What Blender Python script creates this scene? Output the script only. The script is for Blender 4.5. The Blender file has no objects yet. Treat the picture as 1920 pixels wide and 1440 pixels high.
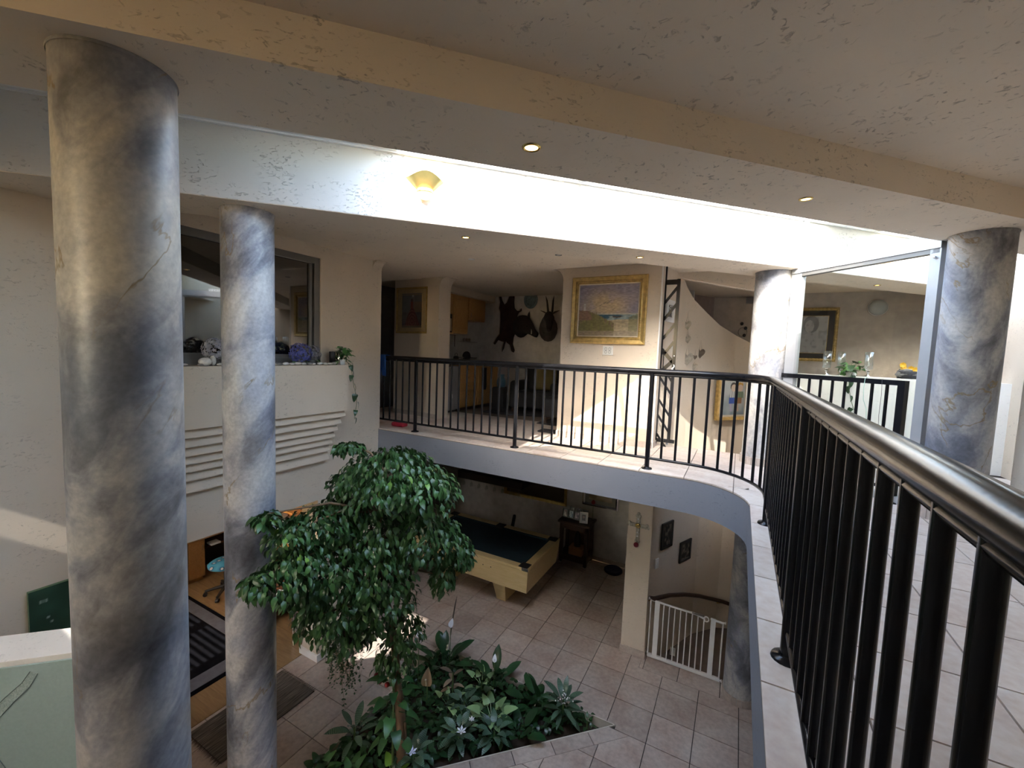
import bpy, bmesh, math, random
import numpy as np
from mathutils import Vector, Matrix, Euler

SC = bpy.context.scene
COL = SC.collection
PI = math.pi
rnd = random.Random(7)

# ------------------------------------------------------------------ camera
cam_d = bpy.data.cameras.new('camera')
cam = bpy.data.objects.new('camera', cam_d)
COL.objects.link(cam)
cam_d.sensor_fit = 'HORIZONTAL'
cam_d.sensor_width = 36.0
cam_d.lens = 790.51 * 36.0 / 1920.0
cam_d.clip_start = 0.02
cam_d.clip_end = 200
cam.matrix_world = Matrix(((0.878423, -0.068965, 0.472881, 4.368021), (0.476397, 0.048378, -0.877899, -5.116511), (0.037668, 0.996445, 0.075351, 3.952840), (0.000000, 0.000000, 0.000000, 1.000000)))
SC.camera = cam

# ------------------------------------------------------------------ sky, sun, exposure
w = bpy.data.worlds.new('sky_world')
SC.world = w
w.use_nodes = True
nt = w.node_tree
nt.nodes.clear()
sky = nt.nodes.new('ShaderNodeTexSky')
sky.sky_type = 'NISHITA'
sky.sun_disc = False
sky.sun_elevation = math.radians(38)
sky.sun_rotation = math.radians(175.4)
sky.air_density = 1.0
sky.dust_density = 1.5
bg = nt.nodes.new('ShaderNodeBackground')
bg.inputs['Strength'].default_value = 2.5
wo = nt.nodes.new('ShaderNodeOutputWorld')
tint = nt.nodes.new('ShaderNodeMix')
tint.data_type = 'RGBA'
tint.blend_type = 'MULTIPLY'
tint.inputs[0].default_value = 1.0
tint.inputs[7].default_value = (1.0, 0.93, 0.81, 1)
nt.links.new(sky.outputs[0], tint.inputs[6])
nt.links.new(tint.outputs[2], bg.inputs[0])
nt.links.new(bg.outputs[0], wo.inputs[0])

sun_d = bpy.data.lights.new('sun', 'SUN')
sun_d.energy = 6.0
sun_d.angle = math.radians(0.4)
sun_d.color = (1.0, 0.95, 0.86)
sun = bpy.data.objects.new('sun', sun_d)
COL.objects.link(sun)
sun.location = (4, -20, 20)
SUN_DIR = Vector((-0.08, 1.0, -0.78)).normalized()
sun.rotation_euler = SUN_DIR.to_track_quat('-Z', 'Y').to_euler()

SC.view_settings.view_transform = 'Standard'
SC.view_settings.look = 'None'
SC.view_settings.gamma = 1.0
SC.view_settings.use_curve_mapping = False
SC.view_settings.exposure = 0.95
SC.cycles.max_bounces = 10
SC.cycles.diffuse_bounces = 6
SC.cycles.transparent_max_bounces = 16
SC.cycles.sample_clamp_indirect = 6.0
SC.cycles.use_denoising = True

# ------------------------------------------------------------------ helpers
ORG = {}


def org(parent):
    return ORG.get(parent.name, Vector((0, 0, 0))) if parent is not None else Vector((0, 0, 0))


class MB:
    """collects shapes, links them as ONE mesh object"""

    def __init__(s):
        s.v = []
        s.f = []
        s.sm = []

    def add(s, v, f, smooth=False):
        b = len(s.v)
        s.v += [tuple(p) for p in v]
        s.f += [tuple(i + b for i in q) for q in f]
        s.sm += [smooth] * len(f)
        return s

    def box(s, x0, x1, y0, y1, z0, z1):
        v = [(x0, y0, z0), (x1, y0, z0), (x1, y1, z0), (x0, y1, z0), (x0, y0, z1), (x1, y0, z1), (x1, y1, z1), (x0, y1, z1)]
        f = [(0, 3, 2, 1), (4, 5, 6, 7), (0, 1, 5, 4), (1, 2, 6, 5), (2, 3, 7, 6), (3, 0, 4, 7)]
        return s.add(v, f)

    def obox(s, c, size, M):
        c = Vector(c)
        hx, hy, hz = [k / 2 for k in size]
        v = []
        for z in (-hz, hz):
            for x, y in ((-hx, -hy), (hx, -hy), (hx, hy), (-hx, hy)):
                v.append(c + M @ Vector((x, y, z)))
        return s.add(v, [(0, 3, 2, 1), (4, 5, 6, 7), (0, 1, 5, 4), (1, 2, 6, 5), (2, 3, 7, 6), (3, 0, 4, 7)])

    def bbox(s, x0, x1, y0, y1, z0, z1, b=0.01, seg=2):
        bm = bmesh.new()
        bmesh.ops.create_cube(bm, size=1)
        for p in bm.verts:
            p.co = Vector(((x0 + x1) / 2 + p.co.x * (x1 - x0), (y0 + y1) / 2 + p.co.y * (y1 - y0), (z0 + z1) / 2 + p.co.z * (z1 - z0)))
        bmesh.ops.bevel(bm, geom=list(bm.edges), offset=b, segments=seg, affect='EDGES', profile=0.5)
        return s.bm(bm, smooth=seg > 2)

    def bm(s, bm, smooth=False):
        bm.verts.index_update()
        s.add([v.co.copy() for v in bm.verts], [[v.index for v in f.verts] for f in bm.faces], smooth)
        bm.free()
        return s

    def prism(s, poly, a, b, plane='z'):
        n = len(poly)

        def P(p, t):
            return (p[0], p[1], t) if plane == 'z' else ((t, p[0], p[1]) if plane == 'x' else (p[0], t, p[1]))
        v = [P(p, a) for p in poly] + [P(p, b) for p in poly]
        f = [tuple(range(n))[::-1], tuple(range(n, 2 * n))] + [(i, (i + 1) % n, (i + 1) % n + n, i + n) for i in range(n)]
        return s.add(v, f)

    def tube(s, path, r, seg=10, smooth=True, caps=True, flat=1.0, closed=False):
        path = [Vector(p) for p in path]
        n = len(path)
        rr = r if isinstance(r, (list, tuple)) else [r] * n
        v = []
        prev = None
        for i, p in enumerate(path):
            if closed:
                t = (path[(i + 1) % n] - path[i - 1]).normalized()
            else:
                t = (path[min(i + 1, n - 1)] - path[max(i - 1, 0)]).normalized()
            if prev is None:
                up = Vector((0, 0, 1)) if abs(t.z) < 0.95 else Vector((1, 0, 0))
                a = t.cross(up).normalized()
            else:
                a = (prev - t * prev.dot(t)).normalized()
            prev = a
            b = t.cross(a)
            ri = rr[i]
            if isinstance(ri, (tuple, list)):
                ra, rb = ri
            else:
                ra, rb = ri, ri * flat
            for k in range(seg):
                an = 2 * PI * k / seg
                v.append(p + a * math.cos(an) * ra + b * math.sin(an) * rb)
        f = []
        m = n if closed else n - 1
        for i in range(m):
            j = (i + 1) % n
            for k in range(seg):
                k2 = (k + 1) % seg
                f.append((i * seg + k, i * seg + k2, j * seg + k2, j * seg + k))
        s.add(v, f, smooth)
        if caps and not closed:
            s.add([v[k] for k in range(seg)][::-1], [tuple(range(seg))])
            s.add([v[(n - 1) * seg + k] for k in range(seg)], [tuple(range(seg))])
        return s

    def cyl(s, p0, p1, r, seg=12, smooth=True):
        return s.tube([p0, p1], r, seg, smooth)

    def lathe(s, prof, c=(0, 0, 0), seg=24, smooth=True, a0=0, a1=2 * PI):
        full = abs(a1 - a0 - 2 * PI) < 1e-6
        m = seg if full else seg + 1
        v = []
        for r, z in prof:
            for k in range(m):
                an = a0 + (a1 - a0) * k / seg
                v.append((c[0] + r * math.cos(an), c[1] + r * math.sin(an), c[2] + z))
        f = []
        for i in range(len(prof) - 1):
            for k in range(seg):
                k2 = (k + 1) % m
                f.append((i * m + k, i * m + k2, (i + 1) * m + k2, (i + 1) * m + k))
        return s.add(v, f, smooth)

    def ball(s, c, r, seg=12, rings=8, sc=(1, 1, 1), M=None):
        bm = bmesh.new()
        bmesh.ops.create_uvsphere(bm, u_segments=seg, v_segments=rings, radius=r)
        for p in bm.verts:
            q = Vector((p.co.x * sc[0], p.co.y * sc[1], p.co.z * sc[2]))
            if M is not None:
                q = M @ q
            p.co = q + Vector(c)
        return s.bm(bm, True)

    def mesh(s, name, mat, o=Vector((0, 0, 0))):
        me = bpy.data.meshes.new(name)
        me.from_pydata([(p[0] - o[0], p[1] - o[1], p[2] - o[2]) for p in s.v], [], s.f)
        me.polygons.foreach_set('use_smooth', s.sm)
        mats = mat if isinstance(mat, (list, tuple)) else [mat]
        for m in mats:
            me.materials.append(m)
        me.update()
        return me

    def build(s, name, mat, parent=None, loc=None):
        o = org(parent) if parent is not None else (Vector(loc) if loc is not None else Vector((0, 0, 0)))
        me = s.mesh(name, mat, o)
        ob = bpy.data.objects.new(name, me)
        COL.objects.link(ob)
        if parent is not None:
            ob.parent = parent
        else:
            ob.location = o
        ORG[ob.name] = o
        return ob


def tag(o, label=None, cat=None, group=None, kind=None):
    if label:
        o['label'] = label
    if cat:
        o['category'] = cat
    if group:
        o['group'] = group
    if kind:
        o['kind'] = kind
    return o


def T(name, label, cat, loc=(0, 0, 0), group=None):
    o = bpy.data.objects.new(name, None)
    COL.objects.link(o)
    o.empty_display_size = 0.1
    o.location = loc
    ORG[o.name] = Vector(loc)
    return tag(o, label, cat, group)


def ST(mb, name, mat, parent=None):
    o = mb.build(name, mat, parent)
    if parent is None:
        o['kind'] = 'structure'
    return o


def O(mb, name, label, cat, mat, loc, group=None):
    return tag(mb.build(name, mat, None, loc), label, cat, group)


def inst(me, name, parent, loc=(0, 0, 0), rot=(0, 0, 0), sc=1.0):
    ob = bpy.data.objects.new(name, me)
    COL.objects.link(ob)
    ob.parent = parent
    ob.location = loc
    ob.rotation_euler = rot
    ob.scale = (sc, sc, sc) if not isinstance(sc, (tuple, list)) else sc
    return ob


def clip(poly, a, b, c):
    """keep a*x+b*y<=c"""
    out = []
    n = len(poly)
    for i in range(n):
        p, q = poly[i], poly[(i + 1) % n]
        dp = a * p[0] + b * p[1] - c
        dq = a * q[0] + b * q[1] - c
        if dp <= 1e-9:
            out.append(p)
        if (dp < -1e-9 and dq > 1e-9) or (dp > 1e-9 and dq < -1e-9):
            t = dp / (dp - dq)
            out.append((p[0] + (q[0] - p[0]) * t, p[1] + (q[1] - p[1]) * t))
    return out


def area(poly):
    return abs(sum(poly[i][0] * poly[(i + 1) % len(poly)][1] - poly[(i + 1) % len(poly)][0] * poly[i][1] for i in range(len(poly)))) / 2


def rect(x0, x1, y0, y1):
    return [(x0, y0), (x1, y0), (x1, y1), (x0, y1)]


def clip_convex(poly, conv):
    """clip poly by a convex counter-clockwise polygon"""
    n = len(conv)
    for i in range(n):
        (x0, y0), (x1, y1) = conv[i], conv[(i + 1) % n]
        ex, ey = x1 - x0, y1 - y0
        poly = clip(poly, ey, -ex, ey * x0 - ex * y0)
        if len(poly) < 3:
            return []
    return poly


def arc(cx, cy, r, a0, a1, n):
    return [(cx + r * math.cos(a0 + (a1 - a0) * i / n), cy + r * math.sin(a0 + (a1 - a0) * i / n)) for i in range(n + 1)]


# ------------------------------------------------------------------ materials
def base_mat(name):
    m = bpy.data.materials.new(name)
    m.use_nodes = True
    n = m.node_tree
    return m, n, n.nodes['Principled BSDF']


def noise(n, vec, scale, detail=4, dist=0.0, rough=0.55):
    t = n.nodes.new('ShaderNodeTexNoise')
    t.inputs['Scale'].default_value = scale
    t.inputs['Detail'].default_value = detail
    t.inputs['Distortion'].default_value = dist
    t.inputs['Roughness'].default_value = rough
    if vec is not None:
        n.links.new(vec, t.inputs['Vector'])
    return t


def mapping(n, vec, sc=(1, 1, 1), rot=(0, 0, 0)):
    t = n.nodes.new('ShaderNodeMapping')
    t.inputs['Scale'].default_value = sc
    t.inputs['Rotation'].default_value = rot
    n.links.new(vec, t.inputs['Vector'])
    return t.outputs[0]


def ramp(n, fac, stops, interp='LINEAR'):
    t = n.nodes.new('ShaderNodeValToRGB')
    t.color_ramp.interpolation = interp
    e = t.color_ramp.elements
    while len(e) < len(stops):
        e.new(0.5)
    for el, (p, c) in zip(e, stops):
        el.position = p
        el.color = (*c, 1) if len(c) == 3 else c
    n.links.new(fac, t.inputs[0])
    return t.outputs[0]


def mixc(n, fac, a, b, mode='MIX'):
    t = n.nodes.new('ShaderNodeMix')
    t.data_type = 'RGBA'
    t.blend_type = mode
    for k, s in ((0, fac), (6, a), (7, b)):
        if hasattr(s, 'is_linked') or hasattr(s, 'links'):
            n.links.new(s, t.inputs[k])
        elif k == 0:
            t.inputs[0].default_value = s
        else:
            t.inputs[k].default_value = (*s, 1)
    return t.outputs[2]


def bump(n, h, strength, dist=0.01, normal=None):
    t = n.nodes.new('ShaderNodeBump')
    t.inputs['Strength'].default_value = strength
    t.inputs['Distance'].default_value = dist
    n.links.new(h, t.inputs['Height'])
    if normal is not None:
        n.links.new(normal, t.inputs['Normal'])
    return t.outputs[0]


def wpos(n):
    return n.nodes.new('ShaderNodeNewGeometry').outputs['Position']


def opos(n):
    return n.nodes.new('ShaderNodeTexCoord').outputs['Object']


def M(name, col, rough=0.6, metal=0.0, var=0.12, scale=8.0, bstr=0.0, bscale=60.0, spec=0.5, coat=0.0, rand=0.0):
    """plain material with a procedural tint variation"""
    m, n, b = base_mat(name)
    p = opos(n)
    t = noise(n, p, scale, 4)
    c = ramp(n, t.outputs[0], [(0.3, [max(0, k * (1 - var)) for k in col]), (0.7, [min(1, k * (1 + var)) for k in col])])
    if rand > 0:
        oi = n.nodes.new('ShaderNodeObjectInfo')
        hs = n.nodes.new('ShaderNodeHueSaturation')
        mr = n.nodes.new('ShaderNodeMapRange')
        mr.inputs[3].default_value = 1 - rand
        mr.inputs[4].default_value = 1 + rand
        n.links.new(oi.outputs['Random'], mr.inputs[0])
        n.links.new(mr.outputs[0], hs.inputs['Value'])
        n.links.new(c, hs.inputs['Color'])
        c = hs.outputs[0]
    n.links.new(c, b.inputs['Base Color'])
    b.inputs['Roughness'].default_value = rough
    b.inputs['Metallic'].default_value = metal
    b.inputs['Specular IOR Level'].default_value = spec
    b.inputs['Coat Weight'].default_value = coat
    if bstr > 0:
        t2 = noise(n, p, bscale, 3)
        n.links.new(bump(n, t2.outputs[0], bstr, 0.004), b.inputs['Normal'])
    return m


def plaster(name, col, mark=0.5, rough=0.85, pit=0.80):
    m, n, b = base_mat(name)
    p = wpos(n)
    big = noise(n, p, 1.3, 3)
    c = ramp(n, big.outputs[0], [(0.3, [k * 0.95 for k in col]), (0.7, [min(1, k * 1.05) for k in col])])
    # short trowel scratches, in patches
    pt = noise(n, p, 3.1, 2)
    sc = noise(n, mapping(n, p, (26, 26, 58), (0.3, 0.2, 0.5)), 1.0, 3, 1.2)
    scm = ramp(n, sc.outputs[0], [(0.60, (0, 0, 0)), (0.68, (1, 1, 1))])
    ptm = ramp(n, pt.outputs[0], [(0.40, (0, 0, 0)), (0.58, (1, 1, 1))])
    mk = mixc(n, 1.0, scm, ptm, 'MULTIPLY')
    c2 = mixc(n, mk, c, [k * pit for k in col])
    n.links.new(c2, b.inputs['Base Color'])
    b.inputs['Roughness'].default_value = rough
    b.inputs['Specular IOR Level'].default_value = 0.25
    fine = noise(n, p, 55, 4)
    inv = n.nodes.new('ShaderNodeInvert')
    n.links.new(mk, inv.inputs[1])
    b1 = bump(n, fine.outputs[0], 0.12, 0.004)
    b2 = bump(n, inv.outputs[0], mark, 0.006, b1)
    n.links.new(b2, b.inputs['Normal'])
    return m


def marble(name, tint, seed):
    m, n, b = base_mat(name)
    p = wpos(n)
    off = n.nodes.new('ShaderNodeVectorMath')
    off.operation = 'ADD'
    off.inputs[1].default_value = (seed * 3.1, seed * 1.7, seed * 0.9)
    n.links.new(p, off.inputs[0])
    q = mapping(n, off.outputs[0], (1.0, 1.0, 1.0), (0.75, 0.0, 0.9))
    q = mapping(n, q, (2.6, 2.6, 0.9))
    wq = noise(n, q, 0.9, 3)
    wadd = n.nodes.new('ShaderNodeVectorMath')
    wadd.operation = 'MULTIPLY_ADD'
    wadd.inputs[1].default_value = (0.9, 0.9, 0.9)
    n.links.new(wq.outputs['Color'], wadd.inputs[0])
    n.links.new(q, wadd.inputs[2])
    a = noise(n, wadd.outputs[0], 1.15, 7, 0.35, 0.6)
    c = ramp(n, a.outputs[0], [(0.30, (0.055, 0.057, 0.066)), (0.42, (0.15, 0.155, 0.175)), (0.49, (0.27, 0.275, 0.30)), (0.56, (0.42, 0.415, 0.405)), (0.70, (0.60, 0.58, 0.53))])
    a2 = noise(n, mapping(n, off.outputs[0], (1, 1, 0.5), (0.5, 0.3, 0)), 2.0, 5, 0.6)
    blue = ramp(n, a2.outputs[0], [(0.48, (0, 0, 0)), (0.66, (0.38, 0.38, 0.38))])
    c = mixc(n, blue, c, (0.26, 0.32, 0.46))
    a3 = noise(n, off.outputs[0], 1.1, 3, 0.3)
    warm = ramp(n, a3.outputs[0], [(0.52, (0, 0, 0)), (0.74, (0.4, 0.4, 0.4))])
    c = mixc(n, warm, c, (0.38, 0.33, 0.25))
    # thin gold veins
    vn = noise(n, mapping(n, mapping(n, off.outputs[0], (1, 1, 1), (0.6, 0, 0.9)), (1.6, 1.6, 0.45)), 1.3, 6, 0.25)
    vein = ramp(n, vn.outputs[0], [(0.492, (0, 0, 0)), (0.4985, (1, 1, 1)), (0.5015, (1, 1, 1)), (0.508, (0, 0, 0))])
    vm = noise(n, off.outputs[0], 2.3, 2)
    vmask = ramp(n, vm.outputs[0], [(0.45, (0, 0, 0)), (0.55, (0.8, 0.8, 0.8))])
    c = mixc(n, mixc(n, 1.0, vein, vmask, 'MULTIPLY'), c, (0.22, 0.15, 0.05))
    fine = noise(n, off.outputs[0], 45, 3)
    c = mixc(n, 0.25, c, ramp(n, fine.outputs[0], [(0.3, (0.2, 0.2, 0.2)), (0.7, (0.75, 0.74, 0.72))]), 'OVERLAY')
    c = mixc(n, 1.0, c, tint, 'MULTIPLY')
    n.links.new(c, b.inputs['Base Color'])
    b.inputs['Roughness'].default_value = 0.42
    n.links.new(bump(n, fine.outputs[0], 0.08, 0.003), b.inputs['Normal'])
    return m


def tile_mat(name, col, alt):
    m, n, b = base_mat(name)
    p = wpos(n)
    a = noise(n, p, 2.6, 6, 0.5)
    f = noise(n, p, 22, 4)
    c = ramp(n, a.outputs[0], [(0.35, col), (0.68, alt)])
    c = mixc(n, 0.3, c, ramp(n, f.outputs[0], [(0.3, (0.25, 0.25, 0.25)), (0.7, (0.75, 0.75, 0.75))]), 'OVERLAY')
    oi = n.nodes.new('ShaderNodeObjectInfo')
    mr = n.nodes.new('ShaderNodeMapRange')
    mr.inputs[3].default_value = 0.9
    mr.inputs[4].default_value = 1.1
    n.links.new(oi.outputs['Random'], mr.inputs[0])
    hs = n.nodes.new('ShaderNodeHueSaturation')
    n.links.new(mr.outputs[0], hs.inputs['Value'])
    n.links.new(c, hs.inputs['Color'])
    n.links.new(hs.outputs[0], b.inputs['Base Color'])
    b.inputs['Roughness'].default_value = 0.34
    n.links.new(bump(n, f.outputs[0], 0.06, 0.003), b.inputs['Normal'])
    return m


def wood(name, c0, c1, rough=0.4, sc=(1, 8, 8), scale=4.0):
    m, n, b = base_mat(name)
    q = mapping(n, opos(n), sc)
    a = noise(n, q, scale, 5, 0.8)
    n.links.new(ramp(n, a.outputs[0], [(0.3, c0), (0.7, c1)]), b.inputs['Base Color'])
    b.inputs['Roughness'].default_value = rough
    return m


def glass_mat(name, tint, gloss=0.08, rough=0.02, refl=(1, 1, 1)):
    """thin pane: see-through with a mirror film that grows at grazing angles"""
    m = bpy.data.materials.new(name)
    m.use_nodes = True
    n = m.node_tree
    n.nodes.clear()
    out = n.nodes.new('ShaderNodeOutputMaterial')
    tr = n.nodes.new('ShaderNodeBsdfTransparent')
    tr.inputs[0].default_value = (*tint, 1)
    gl = n.nodes.new('ShaderNodeBsdfGlossy')
    gl.inputs['Roughness'].default_value = rough
    gl.inputs['Color'].default_value = (*refl, 1)
    fr = n.nodes.new('ShaderNodeLayerWeight')
    fr.inputs[0].default_value = 0.5
    pw = n.nodes.new('ShaderNodeMath')
    pw.operation = 'POWER'
    pw.inputs[1].default_value = 4.0
    n.links.new(fr.outputs['Facing'], pw.inputs[0])
    ad = n.nodes.new('ShaderNodeMath')
    ad.operation = 'MULTIPLY_ADD'
    ad.inputs[1].default_value = 0.85
    ad.inputs[2].default_value = 0.04 + gloss
    n.links.new(pw.outputs[0], ad.inputs[0])
    mx = n.nodes.new('ShaderNodeMixShader')
    n.links.new(ad.outputs[0], mx.inputs[0])
    n.links.new(tr.outputs[0], mx.inputs[1])
    n.links.new(gl.outputs[0], mx.inputs[2])
    n.links.new(mx.outputs[0], out.inputs[0])
    return m


def emit_mat(name, col, s):
    m, n, b = base_mat(name)
    b.inputs['Base Color'].default_value = (*col, 1)
    b.inputs['Emission Color'].default_value = (*col, 1)
    b.inputs['Emission Strength'].default_value = s
    return m


def leaf_mat(name, col, col2, vein=None, rough=0.35):
    m, n, b = base_mat(name)
    p = opos(n)
    oi = n.nodes.new('ShaderNodeObjectInfo')
    a = noise(n, wpos(n), 5, 3)
    c = ramp(n, a.outputs[0], [(0.35, col), (0.65, col2)])
    if vein is not None:
        # paler bands running out from the midrib
        wv = n.nodes.new('ShaderNodeTexWave')
        wv.bands_direction = 'Y'
        wv.inputs['Scale'].default_value = 26.0
        wv.inputs['Distortion'].default_value = 4.0
        n.links.new(p, wv.inputs['Vector'])
        c = mixc(n, ramp(n, wv.outputs[0], [(0.3, (0, 0, 0)), (0.9, (0.7, 0.7, 0.7))]), c, vein)
    hs = n.nodes.new('ShaderNodeHueSaturation')
    mr = n.nodes.new('ShaderNodeMapRange')
    mr.inputs[3].default_value = 0.7
    mr.inputs[4].default_value = 1.35
    n.links.new(oi.outputs['Random'], mr.inputs[0])
    n.links.new(mr.outputs[0], hs.inputs['Value'])
    n.links.new(c, hs.inputs['Color'])
    n.links.new(hs.outputs[0], b.inputs['Base Color'])
    b.inputs['Roughness'].default_value = rough
    b.inputs['Subsurface Weight'].default_value = 0.0
    return m


def print_mat(name, rough=0.5, coat=0.0):
    m, n, b = base_mat(name)
    a = n.nodes.new('ShaderNodeVertexColor')
    a.layer_name = 'print'
    n.links.new(a.outputs[0], b.inputs['Base Color'])
    b.inputs['Roughness'].default_value = rough
    b.inputs['Coat Weight'].default_value = coat
    return m


WALL = plaster('tan_plaster', (0.66, 0.575, 0.47))
CEIL = plaster('ceiling_plaster', (0.80, 0.71, 0.59), 0.6, 0.85, 0.62)
BAND = plaster('skylight_wall_plaster', (0.60, 0.575, 0.545), 0.9)
FASC = plaster('grey_fascia_plaster', (0.235, 0.25, 0.29), 0.4)
WHITEW = plaster('white_plaster', (0.80, 0.78, 0.74), 0.2)
MARB1 = marble('marble_warm', (1.15, 1.10, 1.02), 1)
MARB2 = marble('marble_blue', (1.15, 1.18, 1.25), 2)
MARB3 = marble('marble_grey', (1.0, 1.0, 1.0), 3)
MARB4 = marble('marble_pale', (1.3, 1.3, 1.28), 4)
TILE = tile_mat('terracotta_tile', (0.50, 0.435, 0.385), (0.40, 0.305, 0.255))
TILEU = tile_mat('lit_gallery_tile', (0.70, 0.62, 0.55), (0.60, 0.49, 0.42))  # lower floor's tile with a lightened colour, standing in for brighter gallery light
GROUT = M('grout', (0.030, 0.024, 0.022), 0.9, var=0.2)
SKIRT = tile_mat('skirting_tile_mat', (0.52, 0.46, 0.40), (0.42, 0.34, 0.29))
BLACKM = M('black_gloss_paint', (0.010, 0.010, 0.012), 0.20, var=0.2, bstr=0.08, bscale=28, spec=0.28)
ALU = M('grey_aluminium', (0.42, 0.43, 0.44), 0.4, 0.3, var=0.05)
DARKALU = M('dark_aluminium', (0.16, 0.16, 0.155), 0.4, 0.4, var=0.05)
WHITEM = M('white_paint', (0.80, 0.80, 0.79), 0.4, var=0.04)
GOLD = M('gold_leaf', (0.56, 0.40, 0.15), 0.34, 0.7, var=0.25, scale=20)
GOLDD = M('dark_gold', (0.36, 0.25, 0.08), 0.4, 0.7, var=0.3, scale=20)
BRASS = M('brass', (0.75, 0.56, 0.20), 0.2, 1.0, var=0.1)
CHROME = M('chrome', (0.75, 0.75, 0.76), 0.12, 1.0, var=0.05)
GLASSP = glass_mat('partition_glass', (0.93, 0.95, 0.93), 0.0)
GLASSW = glass_mat('window_glass', (0.16, 0.15, 0.14), 0.07)
GLASSS = glass_mat('skylight_glass', (0.97, 0.98, 0.98), 0.0)
GLASSC = glass_mat('clear_glass', (0.90, 0.92, 0.92), 0.06)
LINEN = M('cream_mount', (0.60, 0.53, 0.40), 0.8)
DARKW = wood('dark_stained_wood', (0.035, 0.018, 0.012), (0.075, 0.04, 0.025))
PINE = wood('honey_wood', (0.48, 0.25, 0.08), (0.58, 0.33, 0.12), 0.4)
OAK = wood('oak_veneer', (0.30, 0.155, 0.055), (0.38, 0.205, 0.08), 0.4)
BEECH = wood('pale_beech', (0.60, 0.44, 0.20), (0.68, 0.52, 0.27), 0.35)
PLANK = wood('oak_plank', (0.26, 0.16, 0.075), (0.36, 0.23, 0.115), 0.35, (1.2, 9, 9), 3)
FELT = M('blue_felt', (0.010, 0.032, 0.050), 0.95, var=0.15, bstr=0.1, bscale=300)
BLACKP = M('black_plastic', (0.012, 0.012, 0.013), 0.4, var=0.1)
DARKF = M('dark_fabric', (0.030, 0.030, 0.034), 0.9, var=0.25, bstr=0.15, bscale=150)
SOIL = M('soil', (0.030, 0.020, 0.013), 0.95, var=0.4, bstr=0.8, bscale=40)
PRINT = print_mat('print', 0.6)
PRINTG = print_mat('print_under_glass', 0.25, 0.3)

# ================================================================== STRUCTURE
U = 2.8224      # gallery floor
SOF = 4.92      # beam soffit
CL = 5.10       # ceilings
TOP = 5.40      # roof top / skylight sill
R2 = math.sqrt(2)


def uvp(poly):
    """(along, across) in the diagonal roof frame -> (x, y)"""
    return [((a + b) / R2, (a - b) / R2) for a, b in poly][::-1]


# ---- roof: two diagonal beams with an open slot between them, ceilings either side
vN0, vN1, vF0, vF1 = 6.33 / R2, 7.05 / R2, 3.98 / R2, 4.70 / R2
house = rect(-4.2, 8.0, -9.0, 4.0)


def diag_clip(lo, hi, base=house):
    p = list(base)
    if lo is not None:
        p = clip(p, -1, 1, -lo)
    if hi is not None:
        p = clip(p, 1, -1, hi)
    return p


INSIDE = rect(-0.33, 8.0, -9.0, 4.0)
ST(MB().prism(diag_clip(6.33, 7.05, INSIDE), SOF, TOP), 'trim_1', CEIL)
ST(MB().prism(diag_clip(3.98, 4.70, INSIDE), SOF, TOP), 'trim_2', BAND)
ceil = MB()
for (x0, x1, y0, y1) in ((-0.33, 0.19, -9, 4), (0.19, 0.31, -9, -7.95), (0.19, 0.31, -7.3, 4), (0.31, 0.80, -9, 4), (0.80, 1.16, -9, -8.5), (0.80, 1.16, -7.0, 4), (1.16, 8.0, -9, 4)):
    p = diag_clip(7.05, None, rect(x0, x1, y0, y1))
    if len(p) > 2:
        ceil.prism(p, CL, TOP)
ceil.prism(diag_clip(None, 3.98), CL, TOP)
ST(ceil, 'ceiling', CEIL)
# plaster skin of the far beam underside matches the ceiling
ST(MB().prism(diag_clip(3.98, 4.695), SOF - 0.004, SOF), 'trim_3', CEIL)

# ---- skylight: sill strip, opaque end, bars and panes over the slot
ST(MB().prism(diag_clip(4.70, 4.735), TOP - 0.012, TOP + 0.02), 'trim_4', WHITEM)


def bar_poly(x0, x1):
    """strip across the slot, leaning with the bars, x0..x1 where it meets the far side"""
    k = 0.25
    out = []
    for x in (x0, x1):
        y = x - 4.70
        # move along (k,-1) until x-y = 6.33
        t = (6.33 - 4.70) / (1 + k)
        out.append(((x, y), (x + k * t, y - t)))
    return [out[0][0], out[0][1], out[1][1], out[1][0]]


sky_frame = T('skylight', 'long glazed skylight over the diagonal slot in the ceiling', 'skylight', (3.6, -1.9, TOP))
cov = MB().prism([(-0.4, -5.1), (-0.4, -6.73)] + [bar_poly(2.03, 2.03)[1], bar_poly(2.03, 2.03)[0]], TOP - 0.001, TOP + 0.08)
cov.build('end_panel', WHITEM, sky_frame)
for a, b_ in ((3.06, 3.11), (4.15, 4.20), (5.05, 5.60), (6.65, 6.70)):
    MB().prism(bar_poly(a, b_), TOP - 0.001, TOP + 0.07).build('glazing_bar', WHITEM, sky_frame)
for a, b_ in ((2.03, 3.06), (3.11, 4.15), (4.20, 5.05), (5.60, 6.65)):
    MB().prism(bar_poly(a, b_), TOP + 0.035, TOP + 0.045).build('pane', GLASSS, sky_frame)

# ---- outer shell
ST(MB().box(-4.4, -4.2, -4.65, 4.2, -1.6, TOP), 'wall_west', WALL)
ST(MB().box(8.0, 8.2, -9.2, 4.2, -1.6, TOP), 'wall_east', WALL)
ST(MB().box(-4.4, 8.2, 4.0, 4.2, -1.6, TOP), 'wall_north', WALL)
ws = MB()
ws.box(-0.33, 1.9, -9.2, -9, -1.6, TOP).box(2.45, 8.2, -9.2, -9, -1.6, TOP).box(1.9, 2.45, -9.2, -9, -1.6, 4.0).box(1.9, 2.45, -9.2, -9, 5.0, TOP)  # high unseen opening, added to bring fill light onto the near column
ST(ws, 'wall_south', WALL)

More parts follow.
